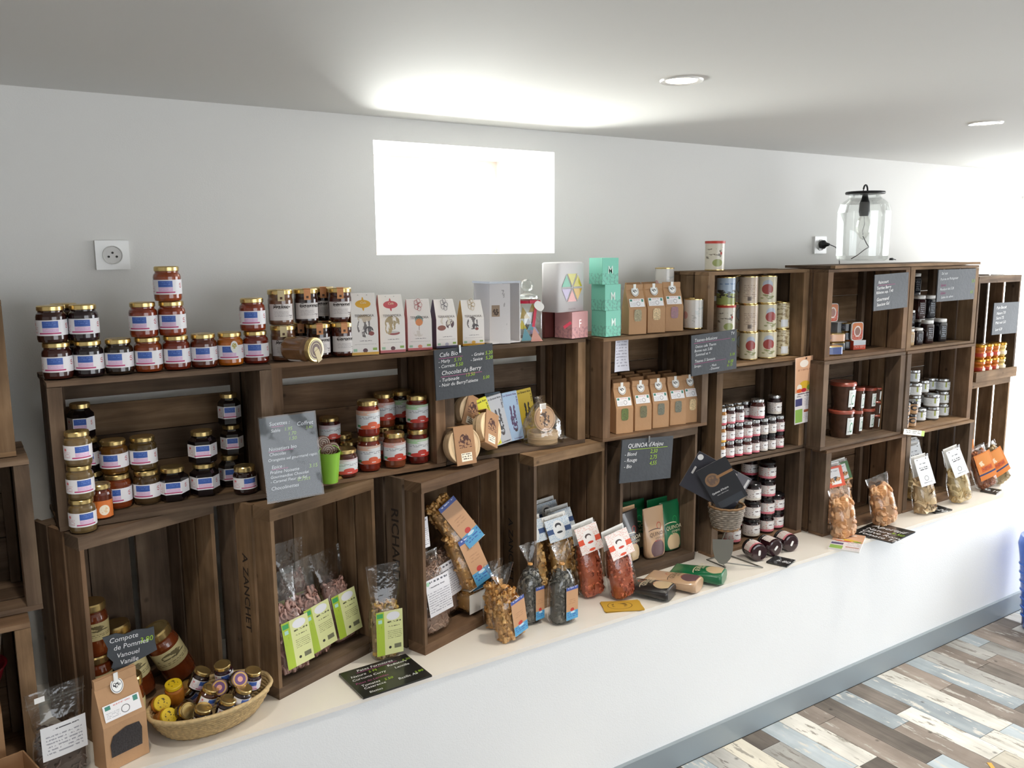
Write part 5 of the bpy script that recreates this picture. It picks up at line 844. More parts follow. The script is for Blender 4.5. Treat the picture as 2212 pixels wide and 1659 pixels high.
for kk, cl, x, y, z, yw, ry, l in (('chip', CHP_, 3.365, 1.945, ZL+.0008, -12, -8, 'bag of pale crispbread chips at the left front, white card drooping'), ('round', ROU, 3.495, 2.062, zg, -14, -8, 'bag of round potato chips in the middle of the crate'), ('round', ROU, 3.640, 1.945, ZL+.0008, -14, -14, 'bag of round potato chips at the right front'), ('chip', CHP_, 3.385, 2.135, zg, -12, -2, 'bag of pale chips at the back left of the crate'), ('round', ROU, 3.57, 2.13, zg, -12, -2, 'bag of round chips at the back right of the crate')):
    put('chip_bag', header_bag(kk, cl, .102, .25, .065, HW, 3, 95, hh=.44, hw_=.76, tilt=-10, grow=1.15, film_=CELLO), I(x, y, z) @ RZ(yw) @ RY(ry) @ RX(-5), l, 'chip bag', 'chip bags with white header cards', rest=z)
OR = pmat('orange_bag_print', 'd9803a', [('r', .1, .52, .9, .96, 'e0904a'), ('e', .35, .62, .22, .1, 'f0d8b8', 5, .5), ('r', .2, .30, .85, .48, 'cc5c22'), ('t', .25, .33, .8, .45, '3a2a3c', 3, 5), ('r', 0, .18, 1, .24, '2f3f6a')], .25, .5); NUT = ('9a5a34', 'b87444', '8a4a28')
@kit
def orange_bag(seed, cl=NUT):
    k = list(pasta_bag('nut', cl, .10, .20, .055, .86, seed, None, 150)); k.append(P('printed_panel', Me().grid(lambda u, v: (-.044+.088*u, -.0305-.003*sin(pi*u), .05+.125*v), 5, 3, OR).done('p'))); return k
for x, y, ry, s, l in ((3.935, 1.985, -20, 1, 'orange printed bag of nuts, left front at the far right end'), (4.07, 1.985, -28, 2, 'orange printed bag of seeds, outermost at the far right end'), (3.95, 2.11, -4, 3, 'orange printed bag standing behind at the far right')):
    put('nut_bag', orange_bag(s, NUT if s != 2 else ('a08a5c', 'b89c6c', '8a744a')), I(x, y, ZL+.001 if y < 2.05 else zb) @ RZ(-20) @ RY(ry) @ RX(-6), l, 'snack bag', 'orange printed snack bags', rest=ZL if y < 2.05 else zb)
# ---------- brown tubs with red lids
TB = mat('rillette_brown', '4a3226', .15, coat=.6, var=.3, vscale=30); RL_ = mat('translucent_red_lid', '9c4a38', .3, coat=.4); TL = pmat('tub_label', 'dfe4e4', [('o', .6, .42, .25, .3, '5a9a7a', .3), ('t', .15, .1, .8, .2, '3a3c3c', 1, 10), ('t', .2, .75, .8, .85, 'a8b0b0', 1, 14)])
@kit
def tub(r, h):
    e = Me().lathe([(r*.82, 0), (r*.98, h*.86), (r, h*.90)], 26, TB); l = Me().lathe([(r*1.0, h*.86), (r*1.05, h*.88), (r*1.05, h*.95), (r*.98, h), (r*.9, h-.001), (0, h-.001)], 26, RL_, cap=False)
    return [P('tub', e.done('t')), P('lid', l.done('l')), P('label', Me().grid(lambda u, v: ((r*.93+.0016+.13*r*v*.6)*cos(R_(-110+44*u)), (r*.93+.0016+.13*r*v*.6)*sin(R_(-110+44*u)), h*(.12+.62*v)), 6, 1, TL).done('lb'))]
z1_ = ZL+HR+.0125; G8 = 'brown terrine tubs with red lids'
for u, y, lv, r, h, l in ((1816, 2.10, 0, .050, .112, 'large brown terrine tub, lower of the big pair'), (1820, 2.10, 1, .050, .112, 'large brown terrine tub, upper of the big pair'), (1850, 2.10, 0, .024, .095, 'narrow terrine tub beside the big pair, lower'), (1854, 2.10, 1, .024, .095, 'narrow terrine tub beside the big pair, upper'), (1871, 2.13, 0, .032, .088, 'medium terrine tub, lower of the middle pair'), (1875, 2.13, 1, .032, .088, 'medium terrine tub, upper of the middle pair'), (1890, 2.12, 0, .027, .058, 'small terrine tub, bottom of the right stack of three'), (1892, 2.12, 1, .027, .058, 'small terrine tub, middle of the right stack of three'), (1893, 2.12, 2, .027, .058, 'small terrine tub, top of the right stack of three')):
    put('terrine_tub', tub(r, h), I(xat(u, y, z1_+h*(lv+.5)), y, z1_+lv*(h+.0003)) @ RZ(-6), l, 'terrine tub', G8)
# ---------- gold tins and orange cards
z2_ = ZL+2*HR+.0125; TN = {c: pmat('tin_'+c, c, [('e', .36, .5, .05, .36, 'd8dce0'), ('t', .42, .25, .62, .7, '8a90a8', 2, 40)], .3, .4) for c in ('3a4a80', '30343a', 'c9a084')}
def gt(u, y, lv, c, l, rx=.036): put('gold_tin', oval_tin(rx, .026, .036, TN[c]), I(xat(u, y, z2_+.036*(lv+.5)), y, z2_+lv*.0364) @ RZ(-20), l, 'tin', 'small gold rimmed tins')
gt(1797, 2.065, 0, '3a4a80', 'blue gold rimmed tin nearest the shelf edge')
for lv in range(4): gt(1770, 2.13, lv, '3a4a80', f'blue gold rimmed tin, {["bottom", "second", "third", "top"][lv]} of the left stack')
for lv in range(2): gt(1803, 2.14, lv, ['30343a', 'c9a084'][lv], ['dark', 'salmon pink'][lv]+f' gold rimmed tin, {["bottom", "top"][lv]} of the middle stack')
for lv in range(3): gt(1832, 2.15, lv, '30343a', f'dark gold rimmed tin, {LV[lv]} of the right stack')
OC = pmat('orange_card', 'cc4a28', [('r', .05, .55, .95, .95, 'd9762e'), ('o', .5, .5, .3, .3, 'ece2dc', .25), ('e', .5, .5, .21, .21, '9a6a5a'), ('t', .05, .06, .95, .3, 'd9a08c', 3, 9)], .4, .2)
@kit
def ocard(w, h):
    e = Me().loft([(0, 0, -.004, w/2, h/2, 6), (0, 0, .004, w/2, h/2, 6)], 28, PAPER); f = Me(); n = 28
    ring = [((w/2-.003)*math.copysign(abs(cos(t))**.33, cos(t)), (h/2-.003)*math.copysign(abs(sin(t))**.33, sin(t)), .0046) for t in [2*pi*(i+.5)/n for i in range(n)]]
    f.fan(ring, OC, uvs=[(.5+x/w, .5+y/h) for x, y, z in ring]); return [P('tray', e.done('e'), I(0, 0, h/2) @ RX(90)), P('printed_cover', f.done('f'), I(0, 0, h/2) @ RX(90))]
put('orange_terrine_box', ocard(.062, .075), I(xat(1853, 2.11, 1.36), 2.115, z2_+.037) @ RZ(-10), 'orange and red terrine box standing right of the gold tins', 'terrine box', 'orange terrine boxes')
put('terrine_carton', [P('carton', Me().box(.065, .04, .036, pmat('carton_front', 'cc4a28', [('r', 0, .5, 1, 1, 'd6dce0'), ('t', .05, .1, .95, .4, 'e0b0a0', 2, 9)], .4), (0, 0, .018), front=MC['carton_front']).done('c')), P('carton_lid', Me().box(.066, .041, .001, PAPER, (0, 0, .0366)).done('l'))], I(xat(1851, 2.12, 1.3), 2.125, z2_) @ RZ(-10), 'low orange and white terrine carton under the orange box', 'terrine box')
put('orange_terrine_box', ocard(.062, .075), I(xat(1791, 2.2, 1.45), 2.185, z2_+.112) @ RZ(-6), 'orange and red terrine box raised at the back left', 'terrine box', 'orange terrine boxes')
put('card_riser', [P('riser', Me().box(.05, .06, .11, mat('grey_card', '8a8f94', .6), (0, 0, .055)).done('r')), P('riser_top', Me().box(.06, .07, .0015, mat('grey_card2', 'a8acb0', .5), (0, 0, .111)).done('t'))], I(xat(1795, 2.2, 1.35)+.004, 2.185, z2_), 'grey riser under the raised orange terrine box', 'riser')
# ---------- silver lidded jars
SLB = pmat('silver_jar_label', 'd3d6d8', [('r', .44, .35, .50, 1, '9aa24a'), ('t', .54, .4, .9, .75, '9a9ea4', 2, 20), ('e', .72, .2, .06, .12, '4a4c50'), ('t', .05, .2, .36, .8, 'b4b8bc', 4, 26)])
@kit
def sjar(r, h): return jam(r, h, '6a6258', lid='SILV', lab=SLB, lz=(.12, .74), a=110, neck=.96)
G9 = 'silver lidded jars with white labels'; n = 0; hs = .0565
for lv, row in enumerate(([(1983, 2.10, .032), (2012, 2.085, .030), (2034, 2.10, .030), (1962, 2.16, .030)], [(1972, 2.12, .032), (1990, 2.16, .028), (2012, 2.085, .032), (2035, 2.10, .028)], [(1950, 2.13, .030), (1974, 2.11, .032), (1993, 2.13, .026), (2009, 2.15, .026), (2036, 2.11, .031)], [(1948, 2.13, .024), (1972, 2.12, .028)])):
    for i, (u, y, r) in enumerate(row): put('silver_lid_jar', sjar(r, hs), I(xat(u, y, z1_+hs*(lv+.5)), y, z1_+lv*(hs+.0003)) @ RZ(-25), f'silver lidded jar, {ORD[i]} from the left on {["the shelf floor", "the second layer", "the third layer", "the uppermost layer"][lv]}', 'jar', G9)
KL = pmat('kraft_mini_label', 'a8835c', [('e', .5, .6, .3, .3, '2e2a2c'), ('e', .5, .6, .16, .16, 'a8835c')])
for i, (u, lv) in enumerate(((1951, 0), (1967, 0), (1952, 1), (1969, 1))): put('mustard_jar', jam(.0215, .054, '8a6a4a', lid='BLK', lab=KL, lz=(.1, .8), a=80, neck=.96), I(xat(u, 2.045, z1_+.03), 2.045, z1_+lv*.0545) @ RZ(-30), f'small black lidded jar with kraft label, {["lower left", "lower right", "upper left", "upper right"][i]} of four', 'jar', 'small jars with kraft labels')
# ---------- white lidded spice jars
SPL = pmat('spice_print', '2a1c1e', [('t', .15, .1, .85, .9, 'a8b0ba', 6, 14)], .2, .5)
@kit
def spice(w, h, c):
    m = mat('spice_'+c, c, .15, coat=.7, var=.2, vscale=60); e = Me().loft([(0, 0, 0, w*.46, w*.46, 5), (0, 0, .004, w/2, w/2, 7), (0, 0, h*.80, w/2, w/2, 7), (0, 0, h*.86, w*.42, w*.42, 3)], 24, m)
    l = Me().loft([(0, 0, h*.85, w*.49, w*.49, 4), (0, 0, h*.98, w*.49, w*.49, 4), (0, 0, h, w*.46, w*.46, 4)], 24, WHITE); s = Me().box(w*.7, .0006, h*.6, m, (0, -w/2-.0005, h*.42), front=pmat('spice_print_'+c, c, [('t', .15, .1, .85, .9, 'b4bcc6', 6, 12)], .2, .5))
    return [P('glass_jar', e.done('j')), P('lid', l.done('l')), P('printed_text', s.done('s'))]
for u, y, z, w, h, c, l in ((1950, 2.07, 0, .030, .068, '5c4034', 'brown spice jar at the left of the bottom row'), (1964, 2.07, 0, .032, .070, 'b59a74', 'sand coloured spice jar in the bottom row'), (1981, 2.07, 0, .036, .072, '231b22', 'short dark spice jar in the bottom row'), (2002, 2.08, 0, .042, .100, '2a1416', 'tall dark red spice jar in the bottom row'), (2030, 2.09, 0, .044, .100, '1c1c22', 'tall black spice jar at the right of the bottom row'), (1950, 2.13, .072, .030, .068, '9a8262', 'sand coloured spice jar in the left second layer'), (1965, 2.13, .072, .034, .070, '231b22', 'short dark spice jar in the left second layer'), (1984, 2.14, .1005, .045, .103, '331416', 'tall dark red spice jar in the second layer'), (2007, 2.14, .1005, .042, .100, '22242c', 'tall slate blue spice jar in the second layer'), (1975, 2.15, .204, .042, .095, '1a1a20', 'topmost black spice jar just under the crate lid'),
        (1950, 2.13, 0, .032, .0715, '5c4034', 'hidden spice jar under the left second layer'), (1984, 2.145, 0, .04, .100, '231b22', 'hidden spice jar under the dark red upper one'), (2007, 2.15, 0, .04, .100, '231b22', 'hidden spice jar under the slate blue upper one'), (1965, 2.13, 0, .03, .0715, '231b22', 'second hidden spice jar under the left second layer')):
    put('spice_jar', spice(w, h, c), I(xat(u, y, z2_+z+h/2), y, z2_+z) @ RZ(-14), l, 'spice jar', 'white lidded spice jars')
# ---------- far right: yellow tins, gold jars
YT = pmat('yellow_tin_print', 'c9b44c', [('e', .5, .42, .14, .34, 'd9a92a'), ('e', .5, .48, .08, .2, '5a6088'), ('r', 0, .84, 1, .92, '8a6a2a'), ('t', .3, .08, .7, .2, '6a5a2a', 1, 16), ('r', 0, 0, 1, .05, '8a7a5a')], .3, .4)
zj = ZL+.5+.2; bd_ = obj
sh = []
for i, nmz in enumerate(('upper', 'lower')): pass
zs = ZL+.5+.0305
for lv in range(3): put('yellow_tin', tin(.030, .085, YT, rim='SILV'), I(xat(2077, 2.10, 1.3), 2.12, zs+lv*.0855) @ RZ(-45), f'yellow drinks tin, {LV[lv]} of the column of three', 'tin', 'yellow printed tins')
GJ = mat('gold_foil', 'c9963a', .22, metal=.8); AMB = {'a': jamm('c26a1e'), 'b': jamm('d9c27a')}
@kit
def gjar(c, lbl):
    e = Me().lathe([(.022, 0), (.027, .006), (.029, .018), (.024, .032), (.028, .044), (.026, .054)], 22, AMB[c]); f = Me().lathe([(.0265, .052), (.029, .054), (.028, .062), (.022, .066), (.0, .067)], 22, GJ, cap=False)
    return [P('glass_jar', e.done('j')), P('foil_cap', f.done('f')), P('label', Me().patch(.0296, .010, .026, 70, pmat('gj_'+lbl, lbl, [('r', .6, .1, .95, .9, 'e6dccc')]), 10).done('l'))]
for lv in range(2):
    for i in range(4): put('gold_jar', gjar('b' if i == 3 else 'a', 'b83a22' if i < 3 else 'd8cba8'), I(3.985+.062*i*.98, 2.098, zs+lv*.0675+.0003) @ RZ(-40), f'gold capped waisted jar, {ORD[i]} from the left in the {["lower", "upper"][lv]} row', 'jar', 'gold capped jars')
put('shelf_plank', [P('plank', Me().box(.36, .012, .045, WA2, (0, 0, .0225), axis=0, jit=.001).done('p'))], I(4.055, 2.052, ZL+.5-.0+.0002), 'rough wooden plank nailed across the front of the far right crate', 'plank')
# ---------- glass jar lamp
gb = Me().lathe([(0, .002), (.088, .0), (.098, .006), (.102, .02), (.104, .20), (.094, .232), (.068, .252), (.062, .258), (.062, .27)], 44, CLEAR, cap=False); BK = mat('lamp_black', '1c1c1e', .45)
lid = Me().lathe([(.0, .270), (.076, .270), (.078, .274), (.076, .280), (.0, .281)], 34, BK, cap=False); kn = Me().tube([(-.012+0*i, 0, .281) for i in range(1)]+[(.014*cos(R_(180-18*i)), 0, .283+.024*sin(R_(180-18*i))) for i in range(11)], .0035, BK, 8)
so = Me().lathe([(.010, .270), (.014, .25), (.020, .235), (.022, .20), (.018, .182), (.0, .182)][::-1], 22, BK, cap=False); bu = Me().lathe([(.0, .085), (.012, .09), (.026, .115), (.030, .14), (.024, .165), (.015, .183)], 24, film('bulb_glass', (.97, .97, .95), .14, .0, 0), cap=False); bu.tube([(0, 0, .18), (.006, 0, .15), (-.006, 0, .12), (.0, 0, .105)], .0012, SILV, 5)
cd = Me().tube([(.0, .0, .10), (.012, -.01, .07), (.0, -.03, .055), (-.05, -.045, .045), (-.075, -.03, .022), (-.07, .0, .008)], .0018, BK, 6)
LX, LY, LZ_ = xat(1864, 2.19, 1.74), 2.19, ZL+3*HR+.024
put('glass_jar_lamp', [P('glass_jar', gb.done('g')), P('lid', lid.done('l'), None, (P('ring_knob', kn.done('k')),)), P('lamp_socket', so.done('s'), None, (P('bulb', bu.done('b')),)), P('inner_cord', cd.done('c'))], I(LX, LY, ZL+3*HR+.0245-.0), 'large clear glass jar lamp with a black lid on the crates', 'lamp')
pl = Me().lathe([(.004, 0), (.018, .0), (.019, .012), (.010, .022), (.006, .036), (.004, .04)], 18, BK, RX(90)); c2 = Me().tube([(.0, -.040, .0), (.03, -.05, -.012), (.055, -.05, -.05), (.05, -.06, -.095), (.085, -.075, -.105), (.13, -.09, -.104)], .0022, mat('cord_grey', '5a5a5c', .5), 6)
put('power_plug', [P('plug_body', pl.done('p')), P('cord', c2.done('c'))], I(3.205, YB-.0145, 1.712), 'black plug with grey cord in the right wall socket', 'plug')
sw = Me().loft([(0, 0, 0, .020, .009, 3), (0, 0, .009, .018, .007, 3)], 16, BK); c3 = Me().tube([(.018, 0, .005), (.045, -.004, .008), (.065, -.012, .003), (.075, -.02, .001)], .002, BK, 6); put('cord_switch', [P('switch_body', sw.done('s')), P('cord', c3.done('c'))], I(LX+.115, LY-.06, ZL+3*HR+.0005+.0245) @ RZ(35), 'small black inline switch beside the glass jar lamp', 'switch')
# riser the lamp stands on (two thin boards bridging the crates)
put('lamp_board', [P('board', Me().box(1.01, .21, .011, WA3, (0, 0, .0055), axis=0, jit=.0008).done('b')), P('board', Me().box(1.01, .02, .012, WA2, (0, -.115, .006), axis=0, jit=.0008).done('b2'))], I(3.275, 2.14, ZL+3*HR+.0006) , 'loose board bridging the two top right crates under the lamp', 'board')
# ================================================================ compote jars, basket, bags on the left
CPL = pmat('compote_label', 'cdc08f', [('e', .5, .66, .2, .2, '6a5f40', 6, .5), ('t', .2, .42, .8, .58, '5e5438', 1, 9), ('t', .15, .15, .9, .34, '7a6e4c', 2, 22)])
def cj(x, y, z, T, l, h=.15, r=.0365): put('compote_jar', jam(r, h, '6e3216', lid='GOLD', lab=CPL, lz=(.33, .66), a=100, neck=.88), I(x, y, z) @ T, l, 'jar', 'tall compote jars', rest=z if z < .63 or z > .7 else None)
zc = ZL+.032; C1 = (.188, 2.031, 19.7)
cj(*loc(C1, .070, .120, zc+.1305), RZ(0), 'compote jar standing high at the left, above the slate', .130); cj(*loc(C1, .070, .120, zc), RZ(0), 'compote jar under the high one, hidden by the slate', .130)
cj(*loc(C1, .165, .150, zc), RZ(0) @ RY(-8), 'compote jar in the dark back of the crate', .165); cj(*loc(C1, .155, .075, zc), RZ(0) @ RY(-14), 'compote jar leaning left in the middle of the crate', .15); cj(*loc(C1, .262, .070, zc), RZ(8) @ RY(-24), 'wide compote jar leaning left behind the basket', .15, .040)
cj(.258, 2.012, ZL+.0006, RZ(0), 'compote jar standing right behind the kraft bag on the ledge', .158)
SG = mat('seagrass', 'b59a6c', .8, var=.25, vscale=120, bump=.6, bscale=300); SG2 = mat('seagrass_light', 'c4aa7c', .8, var=.2, vscale=120); bk = Me(); bx, by = .436, 1.984
for j in range(10):
    q = j/9; ra, rb_ = .100+.045*q**.7, .058+.036*q**.7; z = .004+.058*q
    bk.tube([((ra+.0010*(-1)**(i+j))*cos(2*pi*i/64), (rb_+.0010*(-1)**(i+j))*sin(2*pi*i/64), z) for i in range(64)], .0042, SG if j < 9 else SG2, 5, closed=True)
rm = Me(); rm.tube([((.146+.0012*sin(24*pi*i/64))*cos(2*pi*i/64), (.095)*sin(2*pi*i/64), .0655) for i in range(64)], .005, SG2, 6, closed=True); bb = Me().fan([(.102*cos(2*pi*i/40), .06*sin(2*pi*i/40), .003) for i in range(40)], SG)
put('seagrass_basket', [P('woven_wall', bk.done('w')), P('rim', rm.done('r')), P('woven_bottom', bb.done('b'))], I(bx, by, ZL+.0006) @ RZ(9), 'oval seagrass basket full of small jam jars on the ledge', 'basket')
PURP = pmat('purple_lid', '6a4a78', [('o', .5, .5, .45, .45, 'c9a45a', .2), ('e', .5, .5, .17, .17, 'd9a08c')]); YLW = pmat('yellow_lid_print', 'd9b81e', [('e', .5, .5, .3, .3, '5a4a10', 6, .57)])
@kit
def bjar(c, lid, lab): 
    k = list(jam(.0215, .048, c, lid='YEL' if lid == 'y' else 'GOLD', lab=BLUELAB if lab else None, lz=(.12, .62), a=80))
    if lid in 'yp': k.append(P('lid_print', Me().fan([(.0185*cos(2*pi*i/20), .0185*sin(2*pi*i/20), .0484) for i in range(20)], YLW if lid == 'y' else PURP, uvs=[(.5+.5*cos(2*pi*i/20), .5+.5*sin(2*pi*i/20)) for i in range(20)]).done('p')))
    return k
for i, (u, v, z, rx, ry, rz, c, lid, lab, l) in enumerate(((377, 1494, .672, 12, -6, 0, 'a8641e', 'y', 0, 'yellow lidded honey jar standing at the basket back left'), (345, 1522, .652, 62, 20, -30, 'a8641e', 'y', 0, 'yellow lidded honey jar tipped toward the room, left edge of the basket'), (356, 1552, .634, 62, 10, 20, 'a8641e', 'y', 0, 'yellow lidded honey jar tipped forward at the basket front left'), (396, 1538, .642, 70, 0, 40, '3a2010', 'g', 0, 'small brown jar lying on its side in the basket'), (431, 1466, .690, 14, 22, 20, '22100e', 'g', 1, 'small dark jar leaning right, left of the top jar in the basket'), (483, 1452, .700, 10, -6, -10, '2a0e1a', 'g', 1, 'small dark jar on the very top of the basket pile'), (512, 1470, .688, 66, 10, -10, '22100e', 'p', 0, 'small jar with a purple lid facing the room'), (544, 1466, .676, 8, 10, -20, '2a0e1a', 'g', 1, 'small dark jar at the right end of the basket'), (449, 1503, .668, 18, 18, 24, '4a2412', 'g', 1, 'small brown jar with a white label in the middle of the basket'), (480, 1486, .672, 60, -30, 10, '22100e', 'p', 0, 'small jar with a purple lid turned left'), (522, 1503, .662, 16, 14, 12, '22100e', 'g', 1, 'small dark jar at the right front of the basket'), (488, 1528, .648, 14, 12, 20, '22100e', 'g', 1, 'small dark jar at the front middle of the basket'), (437, 1546, .640, 14, 8, 8, '22100e', 'g', 1, 'small dark jar at the front left of the basket'), (414, 1492, .656, 20, -40, 0, '22100e', 'g', 1, 'small dark jar half buried behind the middle of the basket'))):
    p = onZ(u, v, z); put('small_jar', bjar(c, lid, lab), I(*p) @ RZ(rz*.5) @ RX(rx*.9) @ RY(ry) @ I(0, 0, -.024), l, 'small jar', 'small jars piled in the basket')
CH0 = pmat('zip_label', 'e2e2e4', [('t', .25, .80, .85, .88, '4a4a50', 1, 12), ('t', .1, .1, .9, .7, 'a0a0a8', 6, 22)]); 
k = list(pasta_bag('sprig', ('6a5a50', '7a6a60', '4a3c36'), .108, .205, .045, .55, 9, None, 160)); zp = Me().box(.118, .004, .004, CLEAR, (0, .004, .182)); zp.box(.118, .003, .003, CLEAR, (0, .004, .174)); k += [P('zip_seal', zp.done('z')), P('label', Me().grid(lambda u, v: (-.045+.09*u, -.0262-.002*sin(pi*u), .062+.075*v), 5, 2, CH0).done('l')), P('price_sticker', Me().box(.02, .0008, .012, PAPER, (-.034, -.004, .190)).done('s'))]
put('zip_bag', k, I(.112, 1.945, ZL+.0008) @ RZ(14), 'clear zip bag of dark dried mushrooms with a white label', 'zip bag')
KLW = list(teabag(.098, .205, .052, '2e2a28')); put('tea_bag', [q for q in KLW if q[0] != 'window']+[P('window', Me().fan([(a, -.0272, b) for a, b in ((-.036, .030), (.034, .030), (.036, .070), (.030, .086), (.0, .088), (-.030, .078), (-.037, .060))], herb('2e2a2c')).done('w'))], I(.228, 1.940, ZL+.0008) @ RZ(20), 'kraft bag with a dark tea window standing beside the compote jars', 'tea bag', G3)
# left edge crates' contents
for i, (x, y, z) in enumerate(((-.02, 2.17, 0), (.012-.02, 2.17, 1))): put('orange_jar', jam(.040, .100, 'c07a1c', lab=pmat('round_cream_label', 'c07a1c', [('e', .5, .5, .24, .5, 'e6e0d2'), ('t', .34, .4, .66, .6, '6a6050', 2, 20)]), lz=(.15, .7), a=80), I(-.015+.0*i, 2.165, ZL+HU+.0125+z*.1004) @ RZ(8), f'amber jar with a round white label, {["lower", "upper"][i]} one in the left edge crate', 'jar', 'amber jars at the left edge')
rb2 = Me().lathe([(.045, 0), (.075, .085), (.079, .088), (.074, .087), (.044, .004)], 30, mat('red_plastic', 'a81830', .35, coat=.4)); put('red_bowl', [P('bowl', rb2.done('b'))], I(-.045, 2.100, ZL+.135), 'red plastic bowl at the left edge holding a wrapped packet', 'bowl')
put('kraft_riser', [P('carton', Me().box(.16, .15, .122, KR, (0, 0, .061)).done('c'))], I(-.068, 2.11, ZL+.0125), 'kraft carton under the red bowl at the left edge', 'carton')
pk = Me().loft([(0, 0, 0, .035, .012, 3), (0, 0, .06, .04, .016, 3), (0, 0, .15, .036, .012, 3), (0, 0, .17, .04, .002, 3)], 18, pmat('flour_packet', 'd9d0c2', [('e', .5, .25, .3, .2, '2a2826'), ('t', .3, .2, .7, .3, 'c98a3a', 2, 10)], .4, .3), wob=.0015); put('wrapped_packet', [P('packet', pk.done('p')), P('film_top', Me().loft([(0, 0, .150, .038, .013, 3), (0, .01, .20, .045, .003, 3)], 18, CELLO2, cap=(0, 0), wob=.003).done('f'))], I(-.035, 2.085, ZL+.150) @ RZ(8) @ RX(-6) @ RY(12), 'white packet with a black picture in shiny film at the left edge', 'packet')
cb = Me(); cb.box(.15, .003, .055, KR, (0, -.075, .0275)); cb.box(.15, .003, .055, KR, (0, .075, .0275)); cb.box(.003, .15, .055, KR, (.075, 0, .0275)); cb.box(.003, .15, .055, KR, (-.075, 0, .0275)); cb.box(.15, .15, .003, KR, (0, 0, .0015))
put('kraft_tray', [P('tray', cb.done('t'))], I(-.012, 1.908, ZL+.0006) @ RZ(14), 'open kraft carton tray with dried sausages at the left corner', 'carton')
for i, (a, b, c) in enumerate(((-.035, .0, .042), (.02, -.01, .045), (-.01, .03, .052))):
    e = Me().tube([(.034*cos(R_(20+28*j)), .03*sin(R_(20+28*j)), .004*sin(j)) for j in range(11)], .0095, mat('dry_sausage', '5e3f36', .5, var=.4, vscale=60, bump=.4), 8); f = Me().tube([(.034*cos(R_(20+28*j)), .03*sin(R_(20+28*j)), .004*sin(j)) for j in range(11)], .0125, CELLO, 8)
    put('dried_sausage', [P('sausage', e.done('s')), P('film_wrap', f.done('f'))], I(-.012+a, 1.908+b, ZL+c-.018) @ RX(60) @ RZ(30*i), f'curled dried sausage in film, {["left", "right", "rear"][i]} one in the kraft tray', 'sausage', 'dried sausages in the tray')
# ---------- small round tin on the crate corner
rt = Me().lathe([(.026, 0), (.027, .002), (.027, .012), (.029, .013), (.029, .017), (.027, .018), (0, .0185)], 30, mat('clear_amber_tub', 'b08a4a', .2, coat=.6), cap=False); rt.fan([(.025*cos(2*pi*i/24), .025*sin(2*pi*i/24), .0189) for i in range(24)], pmat('tub_top', 'cbb090', [('e', .5, .5, .42, .2, '6a3026', 5, .45), ('o', .5, .5, .49, .49, 'e6dccc', .1)]), uvs=[(.5+.5*cos(2*pi*i/24), .5+.5*sin(2*pi*i/24)) for i in range(24)])
p = onZ(721, 1040, Z1); put('round_tub', [P('tub', rt.done('t'))], I(p.x, p.y, Z1+.001), 'flat round tub with a brown picture on the crate corner', 'tub')
# ================================================================ price slates
slate((onY(935, 757, 2.085), onY(1062, 742, 2.085), onY(943, 866, 2.085)), [('Cafe Bio', .08, .85, .12, CHW), ('_.40', .07, .82, 0, CHP), ('- Marly', .06, .73, .09, CHW), ('5.10', .32, .73, .10, CHG), ('- Correze', .06, .63, .09, CHW), ('5.50', .34, .63, .10, CHG), ('- Grains', .62, .79, .09, CHW), ('- Sevice', .60, .69, .09, CHW), ('5.20', .86, .79, .10, CHG), ('5.20', .86, .69, .10, CHG), ('Chocolat du Berry', .10, .49, .12, CHW), ('_.70', .09, .455, 0, CHP), ('- Turbinade', .06, .36, .095, CHW), ('13.50', .50, .40, .10, CHG), ('- Noir du Berry', .05, .26, .095, CHW), ('Tablette', .50, .27, .085, CHW), ('5.00', .80, .30, .09, CHG)], 'grey price slate reading Cafe Bio and Chocolat du Berry', clip=.42, rot=1)
slate((onY(563, 905, 2.02), onY(680, 890, 2.02), onY(580, 1085, 1.99)), [('Sucettes :', .16, .90, .065, CHW), ('_.22', .2, .885, 0, CHP), ('1.95', .42, .82, .06, CHG), ('Sable', .18, .82, .055, CHW), ('1.70', .48, .76, .06, CHG), ('1.50', .48, .70, .06, CHG), ('Coffret', .66, .86, .07, CHW), ('3.40', .82, .81, .05, CHG), ('Noisetiers bio', .10, .60, .06, CHW), ('_.45', .1, .59, 0, CHP), ('Chocolat', .10, .54, .055, CHW), ('Orangette sel gourmand rapin', .07, .475, .05, CHW), ('Epice :', .12, .385, .06, CHW), ('_.3', .12, .375, 0, CHP), ('Praline Noisette', .08, .325, .055, CHW), ('Gourmandise Chocolat', .08, .27, .05, CHW), ('- Caramel Fleur de Sel', .07, .215, .05, CHW), ('3.15', .80, .33, .065, CHG), ('Chocolinettes', .07, .13, .06, CHW), ('0.75ct', .56, .19, .065, CHG)], 'tall grey price slate in a shiny plastic sleeve on the crate', sheet=True, rot=0)
slate((onY(1490, 726, 2.045), onY(1588, 712, 2.045), onY(1494, 813, 2.045)), [('Tisanes-Infusions', .06, .83, .115, CHW), ('TV', .86, .88, .11, CHW), ('_.8', .05, .80, 0, CHP), ('Detox cafe Therm', .08, .68, .095, CHW), ('Bonne nuit 5.80', .06, .58, .095, CHW), ('Sommeil et +', .08, .48, .095, CHW), ('7.5', .88, .72, .09, CHG), ("Tisanes 5 Saveurs", .06, .32, .10, CHW), ('_.7', .05, .29, 0, CHP), ('5.18', .84, .35, .1, CHG), ('Sirops :', .05, .2, .09, CHW), ('- Nuit', .40, .16, .09, CHW), ('- Douceur', .38, .08, .085, CHW), ('6.00', .80, .18, .11, CHG), ('6.15', .78, .09, .11, CHG)], 'grey price slate about herbal teas fixed below the food cans', rot=0)
